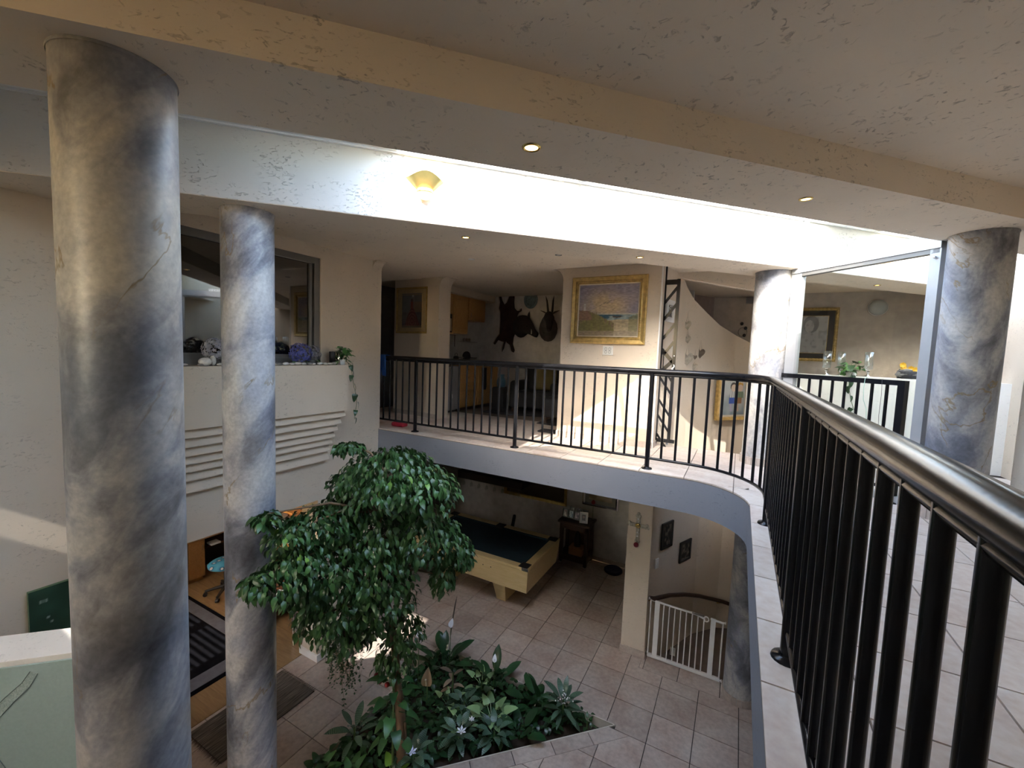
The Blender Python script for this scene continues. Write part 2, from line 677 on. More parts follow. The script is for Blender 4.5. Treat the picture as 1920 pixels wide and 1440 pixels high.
# ---- left wall with the window opening, sitting on the study opening
wl = MB()
wl.box(-0.33, -0.03, -9.0, -3.70, 2.07, TOP).box(-0.33, -0.03, -3.70, -1.78, 2.07, 3.72).box(-0.33, -0.03, -3.70, -1.78, 4.96, TOP)
wl.box(-0.33, -0.03, -1.78, -0.83, 2.07, TOP).box(-0.33, -0.03, -1.81, -0.85, 0, 2.07).box(-0.33, -0.03, -9.0, -3.75, 0, 2.07)
ST(wl, 'wall_left', WALL)
ST(MB().box(-0.36, -0.345, -1.83, -0.85, 0, 0.09).box(-0.345, -0.03, -1.83, -1.81, 0, 0.09).box(-0.03, -0.015, -1.83, -0.85, 0, 0.09), 'baseboard_left', WHITEM)

# planter ledge stepping back to the wall in seven lips
ledge = T('window_ledge', 'tan plaster window ledge with seven stepped lips under the left window', 'ledge', (-0.03, -2.5, 2.56))
MB().box(-0.03, 0.24, -3.75, -1.60, 3.18, 3.725).build('ledge_box', WALL, ledge)
zs = [3.18, 3.10, 3.013, 2.928, 2.846, 2.767, 2.677, 2.559]
ends = [-1.61, -1.648, -1.672, -1.69, -1.703, -1.711, -1.705]
for k in range(7):
    xk = max(0.190 - 0.030 * k, 0.012)
    MB().prism([(-0.03, zs[k + 1]), (xk + 0.022, zs[k + 1]), (xk + 0.022, zs[k + 1] + 0.012), (xk - 0.012, zs[k]), (-0.03, zs[k])], -3.72, ends[k], 'y').build('lip', WALL, ledge)

# window: frame, panes
win = T('window_1', None, None, (-0.03, -2.7, 3.72))
win['kind'] = 'structure'
fr = MB()
fr.box(-0.13, -0.05, -3.70, -1.78, 4.89, 4.96).box(-0.13, -0.05, -3.70, -1.78, 3.725, 3.80).box(-0.13, -0.05, -1.85, -1.78, 3.80, 4.89).box(-0.13, -0.05, -3.70, -3.63, 3.80, 4.89)
fr.build('window_frame', DARKALU, win)
MB().box(-0.12, -0.07, -1.90, -1.865, 3.81, 4.88).box(-0.12, -0.07, -3.62, -3.585, 3.81, 4.88).box(-0.12, -0.07, -3.62, -1.865, 3.80, 3.835).build('sash', DARKALU, win)
MB().box(-0.098, -0.092, -3.63, -1.865, 3.80, 4.89).build('pane', GLASSW, win)
# bedroom behind the glass
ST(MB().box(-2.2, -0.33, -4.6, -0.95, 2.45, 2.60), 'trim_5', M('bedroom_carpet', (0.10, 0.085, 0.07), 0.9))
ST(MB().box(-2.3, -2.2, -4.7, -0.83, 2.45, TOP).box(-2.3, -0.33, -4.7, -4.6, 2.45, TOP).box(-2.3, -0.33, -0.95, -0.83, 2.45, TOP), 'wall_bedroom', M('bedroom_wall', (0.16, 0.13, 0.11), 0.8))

# ---- study below: walls, blind window, plank floor
sw = MB()
sw.box(-4.2, -0.33, -0.75, -0.60, 0, 2.45)
sw.box(-1.85, -1.70, -4.65, -4.5, 1.36, 1.98).box(-4.2, -2.50, -4.65, -4.5, 0, 2.45).box(-1.0, -0.03, -4.65, -4.5, 0, 2.45).box(-2.50, -1.0, -4.65, -4.5, 0, 1.36).box(-2.50, -1.0, -4.65, -4.5, 1.98, 2.45)
ST(sw, 'wall_study', WALL)
ST(MB().box(-4.2, -0.33, -4.65, -0.6, 2.40, 2.45), 'trim_6', CEIL)
blind = T('window_blind', 'slatted blind hanging in the study window', 'blind', (-1.8, -4.48, 1.36))
for k in range(10):
    MB().obox((-1.81, -4.47, 1.37 + 0.066 * k), (1.6, 0.052, 0.003), Matrix.Rotation(-0.1, 3, 'X')).build('slat', WHITEM, blind)
fl = ST(MB().box(-4.2, -0.31, -4.5, -0.6, -0.06, -0.012), 'floor_study', GROUT)
for k in range(26):
    y0 = -4.5 + 0.15 * k
    MB().box(-4.2, -0.31, y0 + 0.001, y0 + 0.149, -0.012, 0.0).build('plank', PLANK, fl)

# ---- lower floor: slab with a triangular planting bed cut out, one object for each tile
TB = [(1.09, -3.14), (3.44, -0.79), (1.09, -0.79)]
slab = MB()
slab.prism(rect(-1.6, 3.52, -0.79, 2.66), -0.2, -0.012).prism(rect(3.52, 6.1, -0.79, 0.5), -0.2, -0.012)
slab.prism(rect(-0.31, 1.09, -9, -0.79), -0.2, -0.012).prism(clip(rect(1.09, 6.1, -9, -0.79), -1, 1, -4.23), -0.2, -0.012)
slab.box(-4.2, -0.31, -9, -4.5, -0.2, -0.012).box(-1.6, -0.31, -0.79, -0.6, -0.2, -0.012)
floor = ST(slab, 'floor', GROUT)
G = 0.004


def tile_full(z, t, name):
    h = 0.42 / 2 - G
    return MB().box(-h, h, -h, h, z - t, z).mesh(name, TILE)


tile_me = tile_full(0, 0.012, 'tile')
tile_up = tile_full(0, 0.012, 'tile')
tile_up.materials[0] = TILEU


def lay(parent, x0, y0, px, py, i0, i1, j0, j1, regions, z, tm=TILE, me0=None):
    n = 0
    for i in range(i0, i1):
        for j in range(j0, j1):
            c = rect(x0 + px * i + G, x0 + px * (i + 1) - G, y0 + py * j + G, y0 + py * (j + 1) - G)
            pieces = []
            for rg in regions:
                q = clip_convex(list(c), rg)
                if len(q) > 2 and area(q) > 0.0004:
                    pieces.append(q)
            if not pieces:
                continue
            a = sum(area(q) for q in pieces)
            cx, cy = x0 + px * (i + 0.5), y0 + py * (j + 0.5)
            if a > area(c) * 0.999:
                o = inst(me0 or tile_me, 'tile', parent, (cx, cy, z))
                if px != 0.42:
                    o.scale = ((px - 2 * G) / (0.42 - 2 * G), 1, 1)
            else:
                mb = MB()
                for q in pieces:
                    mb.prism(q, z - 0.012, z)
                me = mb.mesh('tile', tm, Vector((cx, cy, z)))
                inst(me, 'tile', parent, (cx, cy, z))
            n += 1
    return n


regA = [rect(-1.5, 3.46, -0.785, 2.64), rect(3.46, 3.49, -0.84, 2.64), rect(3.49, 5.2, -0.84, 0.208)]
regB = [rect(-0.30, 1.085, -3.6, -0.79)]
regC = [clip(rect(1.09, 5.2, -3.2, -0.84), -1, 1, -4.46)]
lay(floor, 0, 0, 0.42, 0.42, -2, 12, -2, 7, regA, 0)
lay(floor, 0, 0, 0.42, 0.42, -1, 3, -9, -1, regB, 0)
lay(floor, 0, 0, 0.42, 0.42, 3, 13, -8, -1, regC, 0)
for a, b_ in ((3.49, 3.54), (3.54, 3.95), (3.95, 4.42), (4.42, 4.84)):
    MB().box(a + G, b_ - G, 0.212, 0.5, -0.012, 0).build('tile', TILE, floor)
s0 = (3.22 - 1.02) / R2
for k in range(-9, 3):
    a0, a1 = s0 + 0.42 * k + G, s0 + 0.42 * (k + 1) - G
    q = [((a + d) / R2, (a - d) / R2) for a, d in ((a0, 4.24 / R2), (a0, 4.455 / R2), (a1, 4.455 / R2), (a1, 4.24 / R2))]
    q = clip(clip(q, 0, 1, -0.845), -1, 0, -1.09)
    if len(q) > 2:
        MB().prism(q, -0.012, 0).build('tile', TILE, floor)
# thin pale edging round the bed, soil inside
ed = MB()
ed.box(1.085, 3.44, -0.795, -0.785, -0.12, 0.004).box(1.083, 1.093, -3.15, -0.79, -0.12, 0.004)
ed.prism([(1.09, -3.155), (3.455, -0.79), (3.44, -0.79), (1.09, -3.14)], -0.12, 0.004)
ST(ed, 'trim_7', M('edging', (0.62, 0.58, 0.50), 0.6))
soil = MB()
nn = 26
for i in range(nn):
    for j in range(nn - i):
        pass
vs, fs, idx = [], [], {}
for i in range(nn + 1):
    for j in range(nn + 1 - i):
        x = 1.09 + 2.35 * i / nn
        y = -0.79 - 2.35 * j / nn
        edge = min(i, j, nn - i - j) / 4.0
        idx[(i, j)] = len(vs)
        vs.append((x, y, -0.09 + 0.06 * min(1, edge) + 0.025 * math.sin(9 * x) * math.cos(7 * y)))
for i in range(nn):
    for j in range(nn - i):
        fs.append((idx[(i, j)], idx[(i, j + 1)], idx[(i + 1, j)]))
        if (i + 1, j + 1) in idx:
            fs.append((idx[(i + 1, j)], idx[(i, j + 1)], idx[(i + 1, j + 1)]))
tag(MB().add(vs, fs, True).build('soil', SOIL, None, (2, -1.5, 0)), 'dark soil filling the triangular planting bed', 'soil', kind='stuff')

# ---- gallery slab with its rounded corner
AC = (3.96, -1.40)
edge_arc = arc(AC[0], AC[1], 0.55, PI / 2, 0, 14)
outl = [(-1.6, -0.85)] + edge_arc + [(4.51, -9.0), (8.0, -9.0), (8.0, 0.66), (3.56, 0.66), (3.56, 4.0), (-4.2, 4.0), (-4.2, -0.6), (-1.6, -0.6)]
outl2 = [(4.95, 0.66), (8.0, 0.66), (8.0, 4.0), (4.95, 4.0)]
gal = ST(MB().prism(outl, 2.485, U - 0.02).prism(outl2, 2.485, U - 0.02), 'floor_gallery', FASC)
grt = MB().prism(outl, U - 0.02, U - 0.012).prism(outl2, U - 0.02, U - 0.012).build('grout_bed', M('light_grout', (0.20, 0.16, 0.13), 0.9), gal)
regU = [rect(-1.5, 7.2, -0.85, 0.66), rect(-1.5, 3.56, 0.66, 3.2), rect(4.95, 7.2, 0.66, 3.2), rect(4.51, 6.09, -5.5, -0.85)]
for k in range(14):
    regU.append([(4.51, -0.85), edge_arc[k], edge_arc[k + 1]])
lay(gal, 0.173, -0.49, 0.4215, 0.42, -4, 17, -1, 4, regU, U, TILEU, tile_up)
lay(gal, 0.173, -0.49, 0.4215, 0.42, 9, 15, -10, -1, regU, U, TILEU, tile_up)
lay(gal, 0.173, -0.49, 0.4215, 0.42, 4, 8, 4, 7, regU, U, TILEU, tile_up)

# ---- gallery walls
corner_r = 0.16


def fillet(x, z, dx, dz, r, y0, y1, mb):
    """concave rounding between a jamb and the ceiling"""
    pts = [(x, z)] + [(x + dx * r * (1 - math.sin(t)), z + dz * r * (1 - math.cos(t))) for t in [PI / 2 * i / 8 for i in range(9)]]
    return mb.prism(pts if dx * dz < 0 else pts[::-1], y0, y1, 'y')


wp = MB().box(-0.93, -0.165, 0.36, 0.55, U, CL)
ST(wp, 'wall_picture', WALL)
pil = MB().box(-0.165, 0.075, 0.30, 0.60, U, CL)
fillet(0.075, CL, 1, -1, corner_r, 0.30, 0.60, pil)
fillet(-0.165, CL, -1, -1, corner_r, 0.30, 0.36, pil)
ST(pil, 'wall_pilaster', WALL)
fl2 = MB()
fillet(-0.03, CL, 1, -1, 0.12, -0.99, -0.83, fl2)
ST(fl2, 'trim_8', WALL)
wsea = MB().box(2.19, 3.47, 0.28, 0.55, U, CL)
fillet(2.19, CL, -1, -1, corner_r, 0.28, 0.55, wsea)
ST(wsea, 'wall_painting', WALL)
# kitchen behind: back wall, recess, bulkhead
ST(MB().box(-0.30, 3.6, 2.62, 2.75, U, CL), 'wall_kitchen_back', M('grey_white_wall', (0.60, 0.57, 0.55), 0.8))
ST(MB().box(-0.85, -0.72, 0.55, 2.9, U, CL).box(-0.72, -0.30, 2.75, 2.9, U, CL), 'wall_kitchen_left', M('kitchen_wall', (0.62, 0.60, 0.58), 0.8))
ST(MB().box(-0.72, -0.28, 0.60, 2.75, 4.985, CL), 'trim_9', WALL)
ST(MB().box(2.19, 2.24, 0.55, 2.62, U, CL), 'wall_kitchen_right', WALL)
ST(MB().box(2.12, 2.19, 0.50, 0.555, U, CL - 0.02), 'trim_10', OAK)
# dark passage on the left
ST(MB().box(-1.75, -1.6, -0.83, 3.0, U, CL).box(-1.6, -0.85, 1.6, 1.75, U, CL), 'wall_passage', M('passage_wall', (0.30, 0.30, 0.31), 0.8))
dr = T('door_1', None, None, (-1.3, 1.58, U))
dr['kind'] = 'structure'
MB().box(-1.58, -0.98, 1.54, 1.58, U, U + 2.02).build('door_leaf', M('grey_door', (0.22, 0.22, 0.23), 0.5), dr)
MB().box(-0.98, -0.92, 1.53, 1.60, U, U + 2.08).build('door_jamb', BLACKP, dr)
# skirting tiles along the gallery walls
sk = T('baseboard_gallery', None, None, (0, 0, U))
sk['kind'] = 'structure'
for (x0, x1, y, n_) in ((-0.93, -0.165, 0.36, 2), (-0.165, 0.075, 0.30, 1), (2.19, 3.47, 0.28, 4)):
    for k in range(n_):
        a = x0 + (x1 - x0) * k / n_
        b_ = x0 + (x1 - x0) * (k + 1) / n_
        MB().box(a + 0.001, b_ - 0.001, y - 0.012, y, U, U + 0.075).build('skirting_tile', SKIRT, sk)
MB().box(2.178, 2.19, 0.28, 0.55, U, U + 0.075).build('skirting_tile', SKIRT, sk)
MB().box(3.47, 3.482, 0.28, 0.55, U, U + 0.075).build('skirting_tile', SKIRT, sk)
MB().box(3.462, 3.478, 0.268, 0.282, U, CL).build('corner_bead', WHITEM, sk)

# curved stair wall with the sweeping top, seen over the stair opening
SW = [(3.47, 0.55, 5.10), (3.535, 0.87, 5.10), (3.60, 1.20, 5.06), (3.645, 1.38, 4.94), (3.711, 1.618, 4.816), (3.857, 2.041, 4.671), (4.036, 2.461, 4.507), (4.269, 2.833, 4.368), (4.472, 2.993, 4.264), (4.75, 3.17, 4.13), (5.2, 3.30, 4.0)]
swm = MB()
vs, fs = [], []
for i, (x, y, z) in enumerate(SW):
    p, q = SW[max(0, i - 1)], SW[min(len(SW) - 1, i + 1)]
    d = Vector((q[0] - p[0], q[1] - p[1])).normalized()
    nx, ny = -d.y * 0.10, d.x * 0.10
    vs += [(x, y, 1.9), (x, y, z), (x + nx, y + ny, z), (x + nx, y + ny, 1.9)]
for i in range(len(SW) - 1):
    for k in range(4):
        k2 = (k + 1) % 4
        fs.append((i * 4 + k, i * 4 + k2, i * 4 + 4 + k2, i * 4 + 4 + k))
swm.add(vs, fs)
ST(swm, 'wall_stair_curve', WALL)
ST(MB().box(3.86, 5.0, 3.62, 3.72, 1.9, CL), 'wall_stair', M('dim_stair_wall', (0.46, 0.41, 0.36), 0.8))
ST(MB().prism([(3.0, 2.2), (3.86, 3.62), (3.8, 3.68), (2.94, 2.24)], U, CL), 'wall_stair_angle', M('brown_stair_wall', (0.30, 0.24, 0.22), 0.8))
bulk = MB()
bp = [(3.50, 5.10), (3.535, 5.06), (3.596, 5.033), (3.75, 4.995), (3.899, 4.963), (4.2, 4.89), (4.444, 4.839), (4.60, 4.82), (4.60, 5.10)]
bulk.prism(bp, 1.0, 1.12, 'y')
ST(bulk, 'trim_11', CEIL)

# beyond the glass: parapet, back wall
ST(MB().box(5.0, 6.9, 1.30, 1.55, U, 3.815), 'wall_parapet', WHITEW)
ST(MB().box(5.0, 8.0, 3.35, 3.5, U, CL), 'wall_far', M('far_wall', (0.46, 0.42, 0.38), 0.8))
ST(MB().box(6.9, 7.05, -0.8, 3.5, U, CL), 'wall_far_right', WALL)

# right hand corridor wall
ST(MB().box(6.10, 6.30, -9, -0.86, U, CL), 'wall_right', WALL)
skr = T('baseboard_right', None, None, (6.09, -3, U))
skr['kind'] = 'structure'
for k in range(9):
    MB().box(6.088, 6.10, -0.87 - 0.42 * (k + 1) + 0.002, -0.87 - 0.42 * k - 0.002, U, U + 0.085).build('skirting_tile', SKIRT, skr)

# ---- lower level walls
ST(MB().box(-1.6, 3.7, 2.66, 2.8, 0, 2.485).box(-1.75, -1.6, -0.6, 2.8, 0, 2.485), 'wall_pool_back', M('pool_room_wall', (0.55, 0.51, 0.47), 0.85))
ST(MB().box(-1.6, -0.33, 2.64, 2.66, 0, 0.08).box(-0.33, 3.2, 2.645, 2.66, 0, 0.08), 'baseboard_pool', SKIRT)
ST(MB().box(3.21, 3.515, 0.40, 2.66, 0, 2.485), 'wall_pillar', WALL)
skp = T('baseboard_pillar', None, None, (3.35, 0.4, 0))
skp['kind'] = 'structure'
MB().box(3.198, 3.527, 0.388, 0.40, 0, 0.095).build('skirting_tile', SKIRT, skp)
MB().box(3.515, 3.527, 0.40, 0.55, 0, 0.095).build('skirting_tile', SKIRT, skp)
MB().box(3.198, 3.21, 0.40, 1.2, 0, 0.095).build('skirting_tile', SKIRT, skp)
# curved stair wall behind the child gate, steps going down
cw = [(3.515, 0.50), (3.66, 0.84), (3.82, 1.20), (3.99, 1.58), (4.3, 1.95), (4.75, 2.15), (5.3, 2.2)]
mbw = MB()
for i in range(len(cw) - 1):
    (xa, ya), (xb, yb) = cw[i], cw[i + 1]
    d = Vector((xb - xa, yb - ya)).normalized()
    nx, ny = -d.y * 0.12, d.x * 0.12
    mbw.prism([(xa, ya), (xb, yb), (xb + nx, yb + ny), (xa + nx, ya + ny)], -1.6, 2.485)
ST(mbw, 'wall_stairwell', WALL)
ST(MB().box(5.3, 5.45, 0.45, 2.3, -1.6, 2.485).box(4.70, 5.3, 0.43, 0.52, -1.6, 2.485), 'wall_stairwell_right', WALL)
stp = MB()
for k in range(7):
    stp.box(3.3, 5.3, 0.5 + 0.24 * k, 2.3, -0.19 * (k + 1) - 0.10, -0.19 * (k + 1) + 0.02 - 0.02)
ST(stp, 'trim_12', M('stair_tread', (0.20, 0.16, 0.14), 0.7))
# rest of the house either side of the lower floor: east wall under the gallery
ST(MB().box(6.1, 6.25, -9, 2.8, -0.2, 2.485), 'wall_lower_east', WALL)
# raised landing with frosted glass at bottom left

# ================================================================== COLUMNS
def column(label, x, y, z0, z1, mat, base=None, seg=48):
    t = T('marble_column', label, 'column', (x, y, z0))
    n = 24
    MB().lathe([(0.174, z1 * i / n + z0 * (1 - i / n)) for i in range(n + 1)], (x, y, 0), seg).build('shaft', mat, t)
    MB().lathe([(0.177, z1 - 0.012), (0.179, z1 - 0.006), (0.177, z1)], (x, y, 0), seg).build('top_bead', mat, t)
    if base is not None:
        m = 22
        for k in range(m):
            a0, a1 = 2 * PI * k / m + 0.012, 2 * PI * (k + 1) / m - 0.012
            p = arc(x, y, 0.176, a0, a1, 2) + arc(x, y, 0.190, a1, a0, 2)
            MB().prism(p, base, base + 0.085).build('skirting_tile', SKIRT, t)
    return t


column('large dark grey marbled column nearest the camera at the left', 2.30, -4.40, 0.0, SOF, MARB1, None, 64)
column('slimmer looking blue grey marbled column behind the ficus tree', 1.064, -3.235, 0.0, SOF, MARB2, None, 64)
column('grey marbled column at the right end of the glass screen', 5.83, -0.80, U, SOF, MARB3, U)
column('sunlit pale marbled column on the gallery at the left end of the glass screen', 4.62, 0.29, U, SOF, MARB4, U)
column('grey marbled column on the lower floor right of the white child gate', 4.62, 0.36, 0.0, 2.485, MARB3, 0.0)
column('dim marbled column seen through the glass screen beside the gilt portrait', 4.86, 2.35, U, CL, MARB3, None)

# ================================================================== RAILINGS
RZ = U + 1.02 - 0.028


def rail_path(z, off=0.0):
    p = [(-0.13, -0.73, z), (1.0, -0.73, z), (2.5, -0.73, z), (3.6, -0.73, z)]
    p += [(x, y, z) for x, y in arc(3.945, -1.40, 0.655, PI / 2, 0, 14)]
    p += [(4.60, -2.2, z), (4.60, -3.2, z), (4.60, -4.2, z), (4.60, -5.0, z), (4.60, -6.2, z)]
    return p


bar_me = MB().cyl((0, 0, 0.11), (0, 0, 1.0), 0.0125, 10).mesh('baluster', BLACKM)
post_me = MB().cyl((0, 0, 0), (0, 0, 1.0), 0.024, 14).mesh('post', BLACKM)
plate_me = MB().lathe([(0.026, 0.02), (0.03, 0.012), (0.05, 0.010), (0.054, 0.0)], seg=18).mesh('base_plate', BLACKM)


def railing(label, loc):
    return T('steel_railing', label, 'railing', loc)


rl = railing('long black steel railing curving round the open atrium edge', (0, -0.73, U))
L0 = Vector((0, -0.73, U))
MB().tube(rail_path(RZ), [(0.031, 0.027)] * len(rail_path(RZ)), 16).build('handrail', BLACKM, rl)
MB().tube(rail_path(RZ - 0.034), 0.012, 8).build('under_strip', BLACKM, rl)
MB().tube(rail_path(U + 0.11), 0.014, 8).build('bottom_rail', BLACKM, rl)
posts = [(0.53, -0.73), (2.07, -0.73), (3.60, -0.73), (4.60, -1.73), (4.60, -3.25), (4.60, -4.77)]
for p in posts:
    q = Vector((p[0], p[1], U)) - L0
    po = inst(post_me, 'post', rl, q)
    inst(plate_me, 'base_plate', po)
bars = [(0.53 - 0.118 * k, -0.73) for k in range(1, 6)]
for a, b_ in ((0.53, 2.07), (2.07, 3.60)):
    bars += [(a + (b_ - a) * k / 13, -0.73) for k in range(1, 13)]
Lc = 0.345 + 0.655 * PI / 2 + 0.33
for k in range(1, 13):
    s = Lc * k / 13
    if s < 0.345:
        bars.append((3.60 + s, -0.73))
    elif s < 0.345 + 0.655 * PI / 2:
        an = PI / 2 - (s - 0.345) / 0.655
        bars.append((3.945 + 0.655 * math.cos(an), -1.40 + 0.655 * math.sin(an)))
    else:
        bars.append((4.60, -1.40 - (s - 0.345 - 0.655 * PI / 2)))
for a, b_ in ((-1.73, -3.25), (-3.25, -4.77)):
    bars += [(4.60, a + (b_ - a) * k / 13) for k in range(1, 13)]
bars += [(4.60, -4.77 - 0.118 * k) for k in range(1, 6)]
for x, y in bars:
    inst(bar_me, 'baluster', rl, Vector((x, y, U)) - L0)

# short return railing under the glass screen
ra, rb = Vector((4.775, 0.205, 0)), Vector((5.549, -0.569, 0))
rr_ = railing('short black steel railing running below the glass screen', (5.15, -0.18, U))
L1 = Vector((5.15, -0.18, U))
dd = (rb - ra).normalized()
MB().obox(((ra + rb) / 2) + Vector((0, 0, RZ + 0.005)), ((rb - ra).length + 0.05, 0.055, 0.042), Matrix.Rotation(-PI / 4, 3, 'Z')).build('handrail', BLACKM, rr_)
MB().cyl(ra + Vector((0, 0, U + 0.11)), rb + Vector((0, 0, U + 0.11)), 0.014, 8).build('bottom_rail', BLACKM, rr_)
sq = MB().box(-0.026, 0.026, -0.026, 0.026, 0, 1.0).mesh('post', BLACKM)
po = inst(sq, 'post', rr_, rb + Vector((0, 0, U)) - L1, (0, 0, PI / 4))
inst(plate_me, 'base_plate', po)
for k in range(1, 10):
    q = rb + (ra - rb) * (k / 9.6)
    inst(bar_me, 'baluster', rr_, q + Vector((0, 0, U)) - L1)
O(MB().tube([(5.36, -0.37, RZ + 0.03), (5.345, -0.375, RZ + 0.036), (5.335, -0.40, RZ + 0.02), (5.33, -0.41, RZ - 0.06), (5.335, -0.41, RZ - 0.16), (5.36, -0.42, RZ - 0.24), (5.37, -0.40, RZ - 0.34), (5.365, -0.405, U + 0.3), (5.37, -0.40, U + 0.02)], 0.0025, 6), 'cord', 'thin pale green cord looped over the short railing', 'cord', M('green_cord', (0.35, 0.55, 0.45), 0.6), (5.36, -0.4, U))
O(MB().tube([(5.44, -0.45, RZ + 0.028), (5.43, -0.49, RZ + 0.022), (5.435, -0.49, RZ - 0.1), (5.43, -0.50, RZ - 0.28), (5.45, -0.49, U + 0.35), (5.44, -0.48, U + 0.02)], 0.0016, 6), 'cord', 'thin dark cord hanging near the end post of the short railing', 'cord', BLACKP, (5.44, -0.49, U))

# ================================================================== GLASS SCREEN
gs = T('glass_screen', 'aluminium framed glass screen between the two gallery columns', 'screen', (5.22, -0.22, U))
Q = Matrix.Rotation(-PI / 4, 3, 'Z')


def at_d(s, z):
    """point on the screen line, s metres from its left end"""
    return Vector((4.80 + s / R2, 0.20 - s / R2, z))


SL = 1.235
MB().obox(at_d(0.05, (U + SOF) / 2), (0.11, 0.06, SOF - U), Q).build('frame_post', ALU, gs)
MB().obox(at_d(SL - 0.035, (U + SOF) / 2), (0.07, 0.06, SOF - U), Q).build('frame_post', ALU, gs)
MB().obox(at_d(SL / 2, SOF + 0.005), (SL, 0.08, 0.11), Q).build('frame_rail', ALU, gs)
MB().obox(at_d(SL / 2, SOF - 0.065), (SL - 0.02, 0.06, 0.04), Q).build('frame_groove', DARKALU, gs)
MB().obox(at_d(0.045, (SOF + TOP) / 2 + 0.025), (0.09, 0.06, TOP - SOF - 0.06), Q).build('frame_post', ALU, gs)
MB().obox(at_d(SL / 2, U + 0.03), (SL, 0.06, 0.06), Q).build('frame_rail', ALU, gs)
MB().obox(at_d(SL / 2, (U + SOF) / 2), (SL - 0.16, 0.006, SOF - U - 0.12), Q).build('pane', GLASSP, gs)
MB().obox(at_d(SL / 2 + 0.02, (SOF + TOP) / 2 + 0.03), (SL - 0.10, 0.006, TOP - SOF - 0.07), Q).build('pane', GLASSP, gs)
kn = at_d(SL - 0.03, 4.80) + Vector((-0.03, -0.03, 0))
MB().ball(kn, 0.011, 10, 8).build('stop_knob', CHROME, gs)
# lettering standing on the rail
cu = bpy.data.curves.new('lettering', 'FONT')
cu.body = 'Memories'
cu.size = 0.098
cu.extrude = 0.008
cu.shear = 0.25
cu.offset = 0.0015
cu.space_character = 0.95
lt = bpy.data.objects.new('lettering', cu)
COL.objects.link(lt)
dgx = bpy.context.evaluated_depsgraph_get()
me = bpy.data.meshes.new_from_object(lt.evaluated_get(dgx))
bpy.data.objects.remove(lt)
me.materials.clear()
me.materials.append(WHITEM)
lo = bpy.data.objects.new('memories_lettering', me)
COL.objects.link(lo)
xs = [v.co.x for v in me.vertices]
kx = 0.315 / (max(xs) - min(xs))
for v in me.vertices:
    v.co.x *= kx
lo.rotation_euler = (PI / 2, 0, -PI / 4)
lo.location = at_d(0.395, SOF + 0.062) + Vector((-0.022, -0.022, 0))
tag(lo, 'white cut out lettering reading Memories on the screen rail', 'lettering')

# ================================================================== DOWNLIGHTS AND SCONCES
GLOW = emit_mat('warm_lamp', (1.0, 0.62, 0.22), 6.0)
GLOW2 = emit_mat('warm_glass', (1.0, 0.60, 0.28), 1.6)


def downlight(label, x, y, z, on=True, r=0.036, mat=BRASS):
    t = T('downlight', label, 'light', (x, y, z), 'recessed ceiling downlights')
    MB().lathe([(r * 0.72, -0.002), (r * 0.78, -0.006), (r, -0.004), (r * 1.05, 0.0)], (x, y, z), 20).build('trim_ring', mat, t)
    MB().lathe([(0.0001, -0.001), (r * 0.72, -0.001)], (x, y, z), 20).build('lamp_face', GLOW if on else WHITEM, t)
    if on:
        l = bpy.data.lights.new('downlight_lamp', 'SPOT')
        l.energy = 2.0
        l.color = (1.0, 0.75, 0.45)
        l.spot_size = 1.6
        l.shadow_soft_size = 0.03
        lo_ = bpy.data.objects.new('lamp', l)
        COL.objects.link(lo_)
        lo_.parent = t
        lo_.location = (0, 0, -0.012)
    return t


downlight('lit brass downlight in the near beam above the middle of the picture', 3.43, -3.27, SOF, r=0.044)
downlight('lit orange downlight in the near beam towards the right column', 4.64, -2.05, SOF)
downlight('small lit downlight in the far beam right of the gold sconce', 2.23, -2.08, SOF - 0.004)
downlight('small lit downlight in the far beam above the seascape painting', 3.44, -0.88, SOF - 0.004)
downlight('small lit downlight seen through the glass screen', 5.74, 1.45, SOF - 0.004)
downlight('unlit white downlight in the gallery ceiling before the kitchen', 1.30, -0.62, CL, False, 0.04, WHITEM)
downlight('dark empty downlight near the rounded corner of the painting wall', 2.42, -0.48, CL, False, 0.04, DARKALU)


